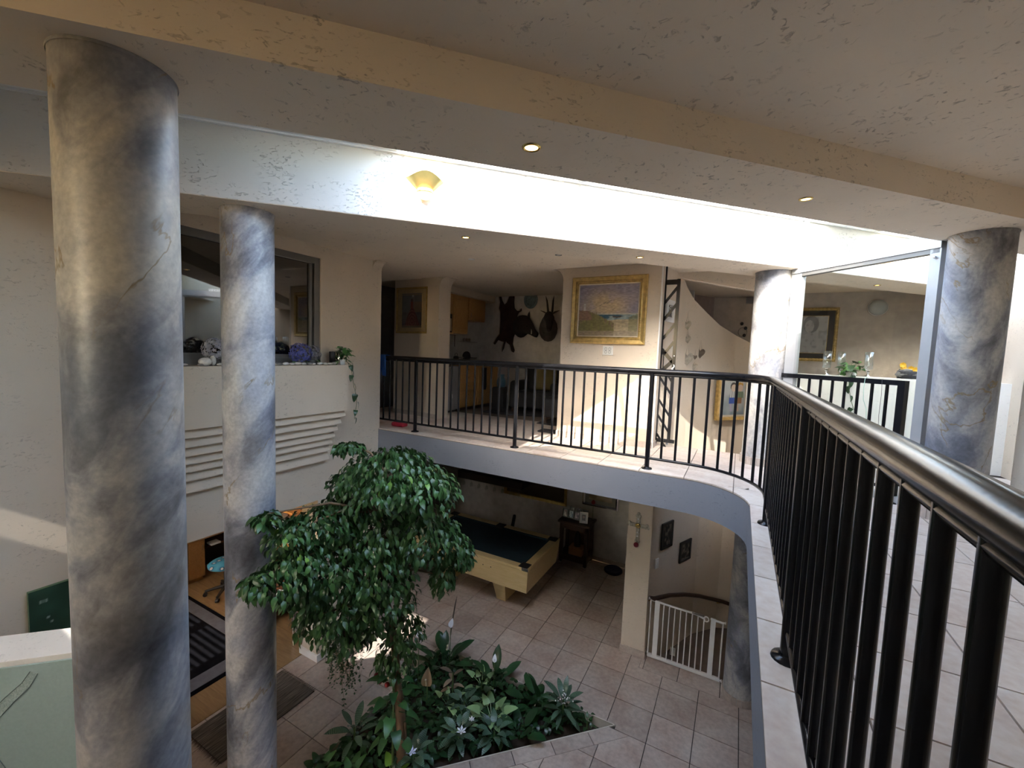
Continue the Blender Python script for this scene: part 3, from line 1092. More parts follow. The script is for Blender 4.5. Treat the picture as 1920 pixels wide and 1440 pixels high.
def sconce(label, x):
    """half bowl of brass fan with a glass disc, on the bright skylight wall"""
    y = x - 4.70
    z = 5.12
    t = T('wall_sconce', label, 'sconce', (x, y, z), 'gold fan wall sconces')
    nrm = Vector((1, -1, 0)) / R2
    tan = Vector((1, 1, 0)) / R2
    c = Vector((x, y, z))
    # fan: a sheet opening outwards and upwards
    mb = MB()
    n = 20
    rows = []
    for (r0, h) in ((0.052, 0.02), (0.085, 0.05), (0.12, 0.085), (0.148, 0.108)):
        row = []
        for k in range(n + 1):
            a = PI * k / n
            dip = -0.018 * math.sin(a * 3) * (r0 / 0.148)
            row.append(c + tan * (-math.cos(a) * r0) + nrm * (0.012 + math.sin(a) * r0 * 0.95) + Vector((0, 0, h + dip)))
        rows.append(row)
    v = [p for r in rows for p in r]
    f = []
    for i in range(3):
        for k in range(n):
            f.append((i * (n + 1) + k, i * (n + 1) + k + 1, (i + 1) * (n + 1) + k + 1, (i + 1) * (n + 1) + k))
    mb.add(v, f, True)
    mb.build('fan', M('gold_lacquer', (0.70, 0.58, 0.22), 0.3, 0.55), t)
    # glass cup below the fan
    mb = MB()
    prof = [(0.056, 0.025), (0.058, 0.0), (0.05, -0.028), (0.03, -0.045), (0.001, -0.05)]
    rows = []
    for r0, h in prof:
        rows.append([c + tan * (math.cos(a) * r0) + nrm * (0.05 + math.sin(a) * r0 * 0.8) + Vector((0, 0, h)) for a in [2 * PI * k / 24 for k in range(24)]])
    v = [p for r in rows for p in r]
    f = []
    for i in range(len(prof) - 1):
        for k in range(24):
            f.append((i * 24 + k, i * 24 + (k + 1) % 24, (i + 1) * 24 + (k + 1) % 24, (i + 1) * 24 + k))
    mb.add(v, f, True)
    mb.build('glass_cup', GLOW2, t)
    MB().tube([c + tan * (math.cos(a) * 0.059) + nrm * (0.05 + math.sin(a) * 0.048) + Vector((0, 0, 0.002)) for a in [2 * PI * k / 24 for k in range(24)]], 0.004, 6, closed=True).build('rim', BRASS, t)
    MB().obox(c + nrm * 0.008 + Vector((0, 0, 0.02)), (0.09, 0.016, 0.07), Matrix.Rotation(PI / 4, 3, 'Z')).build('back_plate', BRASS, t)
    return t


sconce('gold fan sconce at the left edge of the sunlit skylight wall', 2.16)
sconce('gold fan sconce behind the glass screen rail', 5.68)

# ================================================================== PICTURES
def paint(name, mat, parent, o, ux, uz, nrm, w_, h_, fn, nx=90, ny=70, lift=0.0):
    """flat printed sheet: colour per corner from fn(u, v), v up"""
    uu, vv = np.meshgrid(np.linspace(0, 1, nx + 1), np.linspace(0, 1, ny + 1))
    o = Vector(o)
    ux, uz, nrm = Vector(ux), Vector(uz), Vector(nrm)
    base = org(parent)
    pts = []
    for v, u in zip(vv.ravel(), uu.ravel()):
        pts.append(o + ux * (u * w_) + uz * (v * h_) + nrm * lift - base)
    fs = []
    for j in range(ny):
        for i in range(nx):
            a = j * (nx + 1) + i
            fs.append((a, a + 1, a + nx + 2, a + nx + 1))
    me = bpy.data.meshes.new(name)
    me.from_pydata(pts, [], fs)
    col = fn(uu, vv)
    at = me.color_attributes.new('print', 'FLOAT_COLOR', 'POINT')
    buf = np.ones(((nx + 1) * (ny + 1), 4), dtype=np.float32)
    buf[:, :3] = np.clip(np.stack([c.ravel() for c in col], 1), 0, 1)
    at.data.foreach_set('color', buf.ravel())
    me.materials.append(mat)
    ob = bpy.data.objects.new(name, me)
    COL.objects.link(ob)
    ob.parent = parent
    ORG[ob.name] = base
    return ob


_r = np.random.RandomState(3)


def vnoise(u, v, s, seed=0):
    r = np.random.RandomState(seed)
    g = r.rand(64, 64)
    x, y = u * s, v * s
    i, j = np.floor(x).astype(int) % 63, np.floor(y).astype(int) % 63
    fx, fy = x - np.floor(x), y - np.floor(y)
    fx, fy = fx * fx * (3 - 2 * fx), fy * fy * (3 - 2 * fy)
    return (g[j, i] * (1 - fx) + g[j, i + 1] * fx) * (1 - fy) + (g[j + 1, i] * (1 - fx) + g[j + 1, i + 1] * fx) * fy


def lerp(a, b, t):
    return [x * (1 - t) + y * t for x, y in zip(a, b)]


def over(c, m, col):
    return [x * (1 - m) + k * m for x, k in zip(c, col)]


def full(u, col):
    return [np.full_like(u, k) for k in col]


def seascape(u, v):
    n1, n2, n3 = vnoise(u, v * 1.4, 4, 1), vnoise(u, v, 9, 2), vnoise(u * 1.5, v, 22, 3)
    sky = lerp(full(u, (0.30, 0.28, 0.36)), full(u, (0.62, 0.48, 0.30)), np.clip(1.3 * np.exp(-((u - 0.45) ** 2 / 0.09 + (v - 0.62) ** 2 / 0.06)) + 0.5 * (n1 - 0.5), 0, 1))
    sky = over(sky, np.clip((n2 - 0.55) * 2, 0, 0.5), (0.42, 0.36, 0.42))
    c = sky
    sea = (v < 0.42).astype(float)
    c = over(c, sea, (0.05, 0.13, 0.19))
    c = over(c, sea * np.clip((vnoise(u, v * 3, 14, 4) - 0.55) * 3, 0, 0.7), (0.45, 0.55, 0.55))
    c = over(c, ((v < 0.435) & (v > 0.415)).astype(float) * 0.6, (0.70, 0.68, 0.55))
    sand_l = 0.30 + 0.05 * (u - 0.5) + 0.03 * (n2 - 0.5)
    c = over(c, (v < sand_l).astype(float), (0.55, 0.45, 0.28))
    c = over(c, (v < sand_l).astype(float) * np.clip((n3 - 0.5) * 1.6, 0, 0.6), (0.36, 0.30, 0.22))
    dune = (v < 0.50 - 0.55 * np.clip(u - 0.16, 0, 1) + 0.03 * (n3 - 0.5)) & (u < 0.62)
    c = over(c, dune * 1.0, (0.24, 0.17, 0.11))
    c = over(c, dune * np.clip((vnoise(u * 4, v * 0.6, 20, 6) - 0.45) * 3, 0, 0.9), (0.30, 0.28, 0.09))
    grass = (v < 0.46 - 1.0 * np.abs(u - 0.28) + 0.12 * (vnoise(u * 5, v * 0.3, 24, 7) - 0.4)) & (v > 0.08)
    c = over(c, grass * 0.75, (0.22, 0.21, 0.07))
    rg = (u > 0.86) & (v < 0.36 + 0.9 * (u - 0.86) * vnoise(u * 3, v, 20, 8))
    c = over(c, rg * 0.7, (0.24, 0.24, 0.12))
    c = over(c, (v < 0.10).astype(float) * 0.6, (0.42, 0.33, 0.24))
    lh = (np.abs(u - 0.10) < 0.015) & (v > 0.49) & (v < 0.64)
    c = over(c, lh * 1.0, (0.60, 0.60, 0.56))
    hill = (v < 0.50 - 4 * np.clip(u - 0.13, 0, 1) ** 2 * 3) & (v > 0.3) & (u < 0.24)
    c = over(c, hill * 0.8, (0.30, 0.17, 0.12))
    boat = (np.abs(u - 0.66) < 0.07) & (np.abs(v - 0.365 + 0.5 * (u - 0.66) ** 2 * -6) < 0.016)
    c = over(c, boat * 0.9, (0.08, 0.06, 0.05))
    for bx, by in ((0.38, 0.60), (0.44, 0.64), (0.50, 0.65), (0.54, 0.68), (0.36, 0.85), (0.60, 0.52)):
        b = (np.abs((v - by) - 0.7 * (u - bx)) < 0.008) & (np.abs(u - bx) < 0.022)
        c = over(c, b * 0.7, (0.18, 0.16, 0.15))
    k = 0.62 + 0.4 * vnoise(u * 1.0, v * 2.2, 30, 9)
    return [x * k for x in c]


def red_dress(u, v):
    n1, n2 = vnoise(u, v, 7, 11), vnoise(u, v, 18, 12)
    c = lerp(full(u, (0.10, 0.10, 0.10)), full(u, (0.26, 0.24, 0.22)), np.clip(v * 0.9 + 0.4 * (n1 - 0.5), 0, 1))
    c = over(c, ((u < 0.45) & (v > 0.45)) * 0.5, (0.20, 0.22, 0.23))
    c = over(c, ((u > 0.6) & (v > 0.45) & (v < 0.75)) * 0.5, (0.34, 0.22, 0.12))
    sk = (np.abs(u - 0.52) < 0.40 * np.clip((0.60 - v) / 0.6, 0, 1) ** 0.7) & (v < 0.6) & (v > 0.05)
    c = over(c, sk * 1.0, (0.14, 0.055, 0.05))
    c = over(c, sk * np.clip((np.sin(70 * np.hypot(u - 0.52, v - 0.2)) + n2) * 0.4, 0, 0.6), (0.30, 0.18, 0.15))
    c = over(c, ((np.abs(u - 0.50) < 0.07) & (v > 0.55) & (v < 0.76)) * 1.0, (0.24, 0.09, 0.07))
    c = over(c, (np.hypot((u - 0.50), (v - 0.80) * 1.3) < 0.06) * 0.9, (0.13, 0.09, 0.07))
    c = over(c, (np.hypot((u - 0.55), (v - 0.93) * 1.3) < 0.045) * 0.9, (0.50, 0.50, 0.46))
    return c


def two_children(u, v):
    n1 = vnoise(u, v, 6, 21)
    c = lerp(full(u, (0.16, 0.22, 0.25)), full(u, (0.62, 0.64, 0.62)), np.clip(0.15 + 0.75 * v + 0.5 * (n1 - 0.5), 0, 1))
    for cx, hair, shirt, trou in ((0.50, (0.05, 0.04, 0.04), (0.70, 0.72, 0.68), (0.03, 0.09, 0.42)), (0.78, (0.62, 0.35, 0.05), (0.15, 0.25, 0.14), (0.24, 0.12, 0.05))):
        c = over(c, (np.hypot(u - cx + 0.02, (v - 0.84)) < 0.125) * 1.0, hair)
        c = over(c, ((np.abs(u - cx) < 0.12) & (v > 0.86) & (v < 0.95 + 0.03 * np.sin(u * 90))) * 1.0, hair)
        c = over(c, (np.hypot(u - cx, (v - 0.80)) < 0.11) * 1.0, (0.72, 0.58, 0.46))
        b = (np.abs(u - cx) < 0.14 + 0.1 * (0.7 - v)) & (v > 0.50) & (v < 0.70)
        c = over(c, b * 1.0, shirt)
        c = over(c, b * (np.sin(u * 75) > 0.3) * 0.7, (0.10, 0.12, 0.14))
        c = over(c, ((np.abs(u - cx + 0.04) < 0.13) & (v > 0.33) & (v < 0.52)) * 1.0, trou)
        c = over(c, ((np.abs(u - cx + 0.07 + 0.2 * (v - 0.2)) < 0.045) & (v > 0.10) & (v < 0.34)) * 1.0, lerp(trou, (0.75, 0.6, 0.5), 0.5))
    return c


def grey_portrait(u, v):
    n1, n2 = vnoise(u, v, 5, 31), vnoise(u, v, 12, 32)
    c = lerp(full(u, (0.30, 0.30, 0.31)), full(u, (0.44, 0.44, 0.44)), n1)
    c = over(c, (np.hypot((u - 0.45) * 1.0, (v - 0.78) * 1.1) < 0.26) * 0.7, (0.10, 0.09, 0.10))
    c = over(c, (np.hypot((u - 0.40) * 1.1, (v - 0.72) * 1.0) < 0.17) * 0.9, (0.46, 0.44, 0.42))
    c = over(c, (np.hypot((u - 0.5) * 0.9, (v - 0.2) * 1.0) < 0.36) * 0.6, (0.42, 0.41, 0.41))
    c = over(c, np.clip((n2 - 0.6) * 2, 0, 0.5), (0.18, 0.18, 0.19))
    return c


def speckle(seed, a, b, s=9):
    def fn(u, v):
        n = vnoise(u, v, s, seed)
        c = lerp(full(u, a), full(u, b), np.clip((n - 0.35) * 2.4, 0, 1))
        return c
    return fn


def frame(parent, o, ux, uz, nrm, w_, h_, prof, mat, name='frame'):
    """mitred moulding; prof = [(inset, height)] from the outer edge inwards"""
    o, ux, uz, nrm = Vector(o), Vector(ux), Vector(uz), Vector(nrm)
    v = []
    for ins, d in prof:
        for a, b in ((ins, ins), (w_ - ins, ins), (w_ - ins, h_ - ins), (ins, h_ - ins)):
            v.append(o + ux * a + uz * b + nrm * d)
    f = []
    for i in range(len(prof) - 1):
        for k in range(4):
            f.append((i * 4 + k, i * 4 + (k + 1) % 4, (i + 1) * 4 + (k + 1) % 4, (i + 1) * 4 + k))
    return MB().add(v, f).build(name, mat, parent)


def beads(parent, o, ux, uz, nrm, w_, h_, ins, d, r, pitch, mat, name='beading'):
    o, ux, uz, nrm = Vector(o), Vector(ux), Vector(uz), Vector(nrm)
    cs = [(ins, ins), (w_ - ins, ins), (w_ - ins, h_ - ins), (ins, h_ - ins)]
    path, rad = [], []
    for k in range(4):
        a, b = Vector(cs[k]), Vector(cs[(k + 1) % 4])
        n = max(4, int((b - a).length / pitch)) * 4
        for i in range(n):
            p = a + (b - a) * (i / n)
            path.append(o + ux * p.x + uz * p.y + nrm * d)
            rad.append(r * (0.55 + 0.45 * abs(math.sin(PI * i / 4))))
    return MB().tube(path, rad, 6, closed=True).build(name, mat, parent)


XP, YP, ZP = Vector((1, 0, 0)), Vector((0, 1, 0)), Vector((0, 0, 1))
# seascape
t = T('framed_painting', 'large gilt framed beach and lighthouse seascape on the gallery wall', 'painting', (2.82, 0.28, 4.53))
o = (2.335, 0.278, 4.105)
frame(t, o, XP, ZP, -YP, 0.975, 0.86, [(0, 0), (0, 0.03), (0.012, 0.045), (0.05, 0.035), (0.062, 0.042)], GOLD)
frame(t, o, XP, ZP, -YP, 0.975, 0.86, [(0.062, 0.042), (0.062, 0.026), (0.078, 0.026), (0.084, 0.032), (0.09, 0.02)], GOLD, 'inner_moulding')
beads(t, o, XP, ZP, -YP, 0.975, 0.86, 0.070, 0.032, 0.009, 0.026, GOLD)
frame(t, o, XP, ZP, -YP, 0.975, 0.86, [(0.09, 0.02), (0.104, 0.014)], LINEN, 'slip')
paint('canvas', PRINT, t, Vector(o) + Vector((0.104, 0, 0.104)), XP, ZP, -YP, 0.975 - 0.208, 0.86 - 0.208, seascape, 150, 120, 0.014)
# lady in red
t = T('framed_print', 'narrow gilt framed print of a dark red gown in a wide mount', 'picture', (-0.54, 0.36, 4.58))
o = (-0.875, 0.358, 4.205)
frame(t, o, XP, ZP, -YP, 0.68, 0.762, [(0, 0), (0, 0.025), (0.03, 0.02), (0.03, 0.010)], GOLDD)
beads(t, o, XP, ZP, -YP, 0.68, 0.762, 0.016, 0.024, 0.012, 0.03, GOLD)
frame(t, o, XP, ZP, -YP, 0.68, 0.762, [(0.03, 0.010), (0.118, 0.010)], M('tan_mount', (0.42, 0.32, 0.17), 0.7), 'mount')
frame(t, o, XP, ZP, -YP, 0.68, 0.762, [(0.118, 0.012), (0.124, 0.012)], GOLD, 'fillet')
paint('print', PRINTG, t, Vector(o) + Vector((0.124, 0, 0.1)), XP, ZP, -YP, 0.432, 0.562, red_dress, 70, 90, 0.011)
# plaque
t = T('wall_plaque', 'small white plaque with printed circles below the seascape', 'plaque', (2.85, 0.28, 4.02))
MB().bbox(2.785, 2.917, 0.264, 0.28, 3.96, 4.08, 0.004, 1).build('plate', WHITEM, t)


def plaque(u, v):
    c = full(u, (0.72, 0.71, 0.66))
    for cx, cy in ((0.3, 0.68), (0.7, 0.68), (0.3, 0.32), (0.7, 0.32)):
        r = np.hypot((u - cx) * 1.0, (v - cy) * 0.8)
        c = over(c, (np.abs(r - 0.12) < 0.03) * 0.7, (0.25, 0.25, 0.24))
    return c


paint('print', PRINT, t, (2.79, 0.2635, 3.965), XP, ZP, -YP, 0.122, 0.11, plaque, 40, 40, 0.0)
# the two children
t = T('framed_painting', 'gold framed painting of two blank faced children behind the railing', 'painting', (4.27, 2.7, 3.34))
kd = Vector((0.63, 0.78, 0)).normalized()
kn_ = Vector((0.78, -0.63, 0)).normalized()
o = Vector((4.045, 2.40, 2.98)) + kn_ * 0.035
frame(t, o, kd, ZP, kn_, 0.70, 0.72, [(0, -0.03), (0, 0.03), (0.05, 0.025), (0.056, 0.012)], GOLD)
frame(t, o, kd, ZP, kn_, 0.70, 0.72, [(0.056, 0.012), (0.085, 0.011)], LINEN, 'slip')
paint('canvas', PRINT, t, o + kd * 0.085 + ZP * 0.085, kd, ZP, kn_, 0.53, 0.55, two_children, 80, 100, 0.011)
# gilt portrait beyond the glass
t = T('framed_print', 'dark framed grey portrait with rope gilt edge behind the glass screen', 'picture', (5.45, 3.35, 4.4))
o = (5.02, 3.348, 3.99)
frame(t, o, XP, ZP, -YP, 0.68, 0.87, [(0, 0), (0, 0.03), (0.05, 0.03), (0.05, 0.012)], GOLDD)
beads(t, o, XP, ZP, -YP, 0.68, 0.87, 0.028, 0.03, 0.02, 0.045, GOLD)
frame(t, o, XP, ZP, -YP, 0.68, 0.87, [(0.05, 0.012), (0.13, 0.012)], M('black_mount', (0.03, 0.025, 0.025), 0.6), 'mount')
frame(t, o, XP, ZP, -YP, 0.68, 0.87, [(0.13, 0.014), (0.136, 0.014)], GOLD, 'fillet')
paint('print', PRINTG, t, Vector(o) + Vector((0.136, 0, 0.136)), XP, ZP, -YP, 0.408, 0.598, grey_portrait, 60, 80, 0.013)
# white frame behind the lattice gate
t = T('framed_print', 'small white framed leaf print seen through the lattice gate', 'picture', (3.5, 0.7, 4.42))
pd = Vector((0.13, 0.65, 0)).normalized()
pn = Vector((0.65, -0.13, 0)).normalized()
o = Vector((3.473, 0.565, 4.42)) + pn * 0.004
frame(t, o, pd, ZP, pn, 0.28, 0.28, [(0, 0), (0, 0.025), (0.06, 0.025), (0.06, 0.01)], WHITEM)
paint('print', PRINT, t, o + pd * 0.06 + ZP * 0.06, pd, ZP, pn, 0.16, 0.16, speckle(41, (0.05, 0.05, 0.05), (0.75, 0.73, 0.68), 12), 50, 40, 0.011)

# ================================================================== LATTICE GATE
t = T('lattice_gate', 'tall folded steel lattice security gate beside the seascape wall', 'gate', (3.56, 0.5, U))
MB().box(3.468, 3.488, 0.49, 0.515, U + 0.03, CL).build('stile', BLACKM, t)
MB().box(3.612, 3.650, 0.485, 0.52, U + 0.06, 4.93).build('stile', BLACKM, t)
MB().box(3.49, 3.612, 0.49, 0.515, 4.865, 4.925).build('top_rail', BLACKM, t)
MB().box(3.475, 3.70, 0.49, 0.515, U + 0.055, U + 0.10).build('bottom_rail', BLACKM, t)


def strut(a, b, wdt=0.032, th=0.012):
    a, b = Vector((a[0], 0.505, a[1])), Vector((b[0], 0.505, b[1]))
    d = b - a
    ang = math.atan2(d.z, d.x)
    MB().obox((a + b) / 2, (d.length, th, wdt), Matrix.Rotation(-ang, 3, 'Y')).build('strut', BLACKM, t)


for z in (4.74, 4.53, 4.29):
    strut((3.478, z - 0.10), (3.62, z + 0.075 + 0.02))
strut((3.50, 3.99), (3.62, 4.16))
strut((3.475, 4.06), (3.62, 3.90), 0.045)
strut((3.475, 3.77), (3.63, 3.93), 0.045)
strut((3.53, 3.80), (3.62, 3.66), 0.024)
MB().box(3.500, 3.512, 0.498, 0.51, 3.82, 4.02).build('strut', BLACKM, t)
for z in (3.70, 3.42, 3.22, 2.98):
    strut((3.48, z), (3.62, z - 0.20), 0.026)
MB().ball((3.633, 0.48, 3.98), 0.011, 10, 8).build('lock', CHROME, t)
sn = MB().tube([(3.628, 0.478, 3.87 + 0.0), (3.640, 0.476, 3.865), (3.643, 0.476, 3.85), (3.63, 0.476, 3.835), (3.62, 0.476, 3.82), (3.625, 0.476, 3.80), (3.638, 0.476, 3.79), (3.645, 0.476, 3.77), (3.635, 0.476, 3.75)], [0.006, 0.007, 0.008, 0.009, 0.011, 0.014, 0.018, 0.02, 0.012], 8)
O(sn, 'gecko_ornament', 'small white curling ornament hooked on the lattice gate', 'ornament', WHITEM, (3.63, 0.476, 3.75))

# ================================================================== HANGING HEARTS
def heart(label, x, y, z, s, mat, string=0.09, tilt=0.0):
    t = T('hanging_heart', label, 'ornament', (x, y, z), 'hanging hearts on the stair wall')
    pts = []
    for k in range(28):
        a = 2 * PI * k / 28
        px = 16 * math.sin(a) ** 3
        pz = 13 * math.cos(a) - 5 * math.cos(2 * a) - 2 * math.cos(3 * a) - math.cos(4 * a)
        px, pz = px * math.cos(tilt) - pz * math.sin(tilt), px * math.sin(tilt) + pz * math.cos(tilt)
        pts.append((x + px / 32 * s, z + pz / 32 * s * 1.25))
    bm = bmesh.new()
    vs = [bm.verts.new((p[0], y, p[1])) for p in pts]
    fc = bm.faces.new(vs)
    r = bmesh.ops.extrude_face_region(bm, geom=[fc])
    for v in r['geom']:
        if isinstance(v, bmesh.types.BMVert):
            v.co.y -= 0.014
    MB().bm(bm).build('heart', mat, t)
    MB().tube([(x - s * 0.12, y - 0.004, z + s * 0.42), (x, y - 0.003, z + s * 0.42 + string), (x + s * 0.12, y - 0.004, z + s * 0.42)], 0.0018, 5).build('string', M('twine', (0.20, 0.16, 0.12), 0.8), t)
    return t


HW = M('whitewashed_wood', (0.36, 0.33, 0.28), 0.7, var=0.3, scale=30)
HD = M('driftwood', (0.16, 0.13, 0.10), 0.7, var=0.35, scale=30)
HG = M('grey_tin', (0.24, 0.23, 0.21), 0.4, 0.4, var=0.4, scale=20)
heart('upper silvery heart of the string nearest the lattice gate', 3.665, 1.375, 4.43, 0.115, HG, 0.15, tilt=0.2)
heart('middle small grey heart of the string nearest the lattice gate', 3.675, 1.42, 4.23, 0.095, HG, 0.10, tilt=0.15)
heart('large whitewashed heart with lettering lines below the grey hearts', 3.685, 1.44, 3.955, 0.175, HW, 0.12)
heart('tiny brown heart between the whitewashed and driftwood hearts', 3.765, 1.72, 3.98, 0.06, HD, 0.09)
heart('brown driftwood heart with a tall string loop', 3.82, 1.885, 4.045, 0.135, HD, 0.14)
heart('small pale heart just above the handrail', 3.762, 1.715, 3.835, 0.105, HW, 0.03)
t = T('star_garland', 'dark star and wire ornament hanging on the far stair wall', 'ornament', (4.36, 3.6, 4.55))
MB().tube([(4.36 + 0.07 * math.cos(a), 3.60, 4.47 + 0.08 * math.sin(a)) for a in [2 * PI * k / 16 for k in range(16)]], 0.006, 6, closed=True).build('ring', HG, t)
for dx, dz in ((-0.02, 0.15), (0.045, 0.07), (0.03, -0.06)):
    MB().ball((4.36 + dx, 3.60, 4.47 + dz), 0.032, 6, 4, (1, 0.4, 1)).build('star', BLACKP, t)
O(MB().box(4.38, 4.50, 3.52, 3.62, 4.98, 5.08), 'alarm_sensor', 'small grey alarm sensor high in the stairwell corner', 'sensor', M('grey_plastic', (0.2, 0.19, 0.19), 0.5), (4.44, 3.57, 4.98))

# ================================================================== KITCHENETTE
def handle(mb, x, y, z0, z1):
    return mb.tube([(x - 0.0, y, z0), (x + 0.02, y, z0 + 0.01), (x + 0.02, y, z1 - 0.01), (x, y, z1)], 0.004, 6)


def panel_door(parent, x, y0, y1, z0, z1, mat, hy=None, name='door'):
    d = MB().bbox(x, x + 0.018, y0 + 0.003, y1 - 0.003, z0 + 0.003, z1 - 0.003, 0.003, 1).build(name, mat, parent)
    MB().bbox(x + 0.018, x + 0.026, y0 + 0.05, y1 - 0.05, z0 + 0.06, z1 - 0.06, 0.006, 1).build('raised_panel', mat, d)
    if hy is not None:
        handle(MB(), x + 0.018, hy, z0 + 0.03, z0 + 0.13).build('handle', CHROME, d)
    return d


kx = -0.40
t = T('wall_cabinet', 'honey wood wall cabinet above the microwave', 'cabinet', (-0.56, 1.0, 4.62))
MB().box(-0.72, kx, 0.62, 1.30, 4.62, 4.985).build('body', PINE, t)
panel_door(t, kx, 0.62, 0.96, 4.64, 4.975, PINE, 0.93)
panel_door(t, kx, 0.96, 1.30, 4.64, 4.975, PINE, 0.99)
t = T('wall_cabinet', 'tall honey wood wall cabinet right of the microwave', 'cabinet', (-0.56, 1.4, 4.27))
MB().box(-0.72, kx, 1.30, 1.80, 4.27, 4.985).build('body', PINE, t)
panel_door(t, kx, 1.31, 1.79, 4.29, 4.975, PINE, None)
t = T('wall_cabinet', 'short honey wood wall cabinet nearest the back wall', 'cabinet', (-0.56, 2.1, 4.55))
MB().box(-0.72, kx, 1.80, 2.42, 4.55, 4.985).build('body', PINE, t)
panel_door(t, kx, 1.81, 2.41, 4.57, 4.975, PINE, 1.86)
t = T('microwave', 'black microwave oven tucked under the wall cabinet', 'microwave', (-0.55, 0.95, 4.28))
MB().bbox(-0.72, -0.39, 0.62, 1.29, 4.28, 4.615, 0.008, 1).build('body', BLACKP, t)
MB().box(-0.39, -0.384, 0.66, 1.08, 4.31, 4.59).build('door_glass', M('black_glass', (0.004, 0.004, 0.005), 0.06, var=0.1), t)
MB().box(-0.39, -0.380, 1.12, 1.26, 4.30, 4.53).build('control_panel', M('beige_panel', (0.52, 0.42, 0.27), 0.5), t)
MB().cyl((-0.372, 1.10, 4.33), (-0.372, 1.10, 4.57), 0.008, 8).build('handle', CHROME, t)
MB().box(-0.383, -0.378, 1.13, 1.25, 4.555, 4.575).build('display', CHROME, t)
O(MB().box(-0.72, -0.36, 0.60, 1.30, 4.245, 4.27), 'shelf_board', 'honey wood shelf carrying the microwave', 'shelf', PINE, (-0.55, 0.95, 4.245))
cx = -0.14
t = T('fridge', 'grey under counter fridge with a stained door', 'fridge', (-0.4, 0.95, U))
MB().bbox(-0.70, cx - 0.05, 0.72, 1.20, U + 0.03, U + 0.84, 0.01, 1).build('body', M('grey_enamel', (0.22, 0.22, 0.23), 0.4), t)
dr_ = MB().bbox(cx - 0.05, cx, 0.72, 1.20, U + 0.05, U + 0.84, 0.012, 2).build('door', M('worn_grey_door', (0.27, 0.27, 0.28), 0.45, var=0.2, scale=3), t)
MB().tube([(cx + 0.002, 0.98 + 0.03 * math.cos(a), U + 0.30 + 0.05 * math.sin(a)) for a in [2 * PI * k / 16 for k in range(16)]], 0.004, 5, closed=True).build('sticker', WHITEM, dr_)
MB().box(cx, cx + 0.018, 0.74, 0.76, U + 0.60, U + 0.80).build('handle', CHROME, t)
MB().box(-0.66, cx - 0.06, 0.74, 1.18, U, U + 0.03).build('plinth', BLACKP, t)
t = T('drawer_cabinet', 'honey wood kitchen cabinet with five drawers', 'cabinet', (-0.4, 1.5, U))
MB().box(-0.70, cx - 0.02, 1.22, 1.78, U + 0.06, U + 0.86).build('body', PINE, t)
MB().box(-0.66, cx - 0.05, 1.24, 1.76, U, U + 0.06).build('plinth', DARKW, t)
for k in range(5):
    d = MB().bbox(cx - 0.02, cx, 1.225, 1.775, U + 0.07 + 0.158 * k, U + 0.07 + 0.158 * k + 0.148, 0.004, 1).build('drawer', PINE, t)
    MB().ball((cx + 0.01, 1.50, U + 0.145 + 0.158 * k), 0.012, 8, 6).build('knob', BRASS, d)
t = T('base_cabinet', 'honey wood kitchen cabinet at the back wall end of the counter', 'cabinet', (-0.4, 2.2, U))
MB().box(-0.70, cx - 0.02, 1.80, 2.61, U + 0.06, U + 0.86).build('body', PINE, t)
MB().box(-0.66, cx - 0.05, 1.82, 2.61, U, U + 0.06).build('plinth', DARKW, t)
panel_door(t, cx - 0.02, 1.81, 2.24, U + 0.07, U + 0.85, PINE, 1.88)
panel_door(t, cx - 0.02, 2.24, 2.60, U + 0.07, U + 0.85, PINE, 2.30)
O(MB().bbox(-0.72, cx + 0.03, 0.66, 2.615, U + 0.86, U + 0.90, 0.008, 1), 'worktop', 'dark worktop along the kitchen cabinets', 'worktop', BLACKP, (-0.4, 1.7, U + 0.86))
WT = U + 0.90
t = T('coffee_machine', 'tall black and silver coffee machine at the front of the worktop', 'appliance', (-0.3, 0.86, WT))
MB().bbox(-0.42, -0.22, 0.78, 0.94, WT, WT + 0.20, 0.015, 2).build('base', BLACKP, t)
MB().bbox(-0.42, -0.24, 0.79, 0.93, WT + 0.20, WT + 0.38, 0.01, 2).build('head', WHITEM, t)
MB().box(-0.24, -0.215, 0.82, 0.90, WT + 0.22, WT + 0.32).build('spout', BLACKP, t)
t = T('canister', 'black lidded canister with a wire loop on the worktop', 'canister', (-0.35, 1.38, WT))
MB().lathe([(0.001, 0), (0.05, 0.0), (0.052, 0.01), (0.052, 0.10), (0.04, 0.115), (0.001, 0.12)], (-0.35, 1.38, WT), 16).build('body', BLACKP, t)
MB().tube([(-0.35, 1.35, WT + 0.11), (-0.35, 1.345, WT + 0.16), (-0.35, 1.38, WT + 0.175), (-0.35, 1.415, WT + 0.16), (-0.35, 1.41, WT + 0.11)], 0.006, 6).build('loop', BLACKP, t)
t = T('glass_jar', 'clear glass jar beside the black canister', 'jar', (-0.33, 1.56, WT))
MB().lathe([(0.001, 0.002), (0.035, 0.002), (0.036, 0.08), (0.03, 0.09)], (-0.33, 1.56, WT), 16).build('body', GLASSC, t)
MB().lathe([(0.031, 0.09), (0.031, 0.10), (0.001, 0.102)], (-0.33, 1.56, WT), 16).build('lid', CHROME, t)
t = T('dish_rack', 'dark wire dish rack with crockery on the worktop', 'rack', (-0.40, 1.85, WT))
for k in range(7):
    y = 1.70 + 0.05 * k
    MB().tube([(-0.55, y, WT + 0.01), (-0.55, y, WT + 0.09), (-0.42, y + 0.02, WT + 0.02), (-0.30, y, WT + 0.09), (-0.30, y, WT + 0.01)], 0.004, 5).build('wire', BLACKP, t)
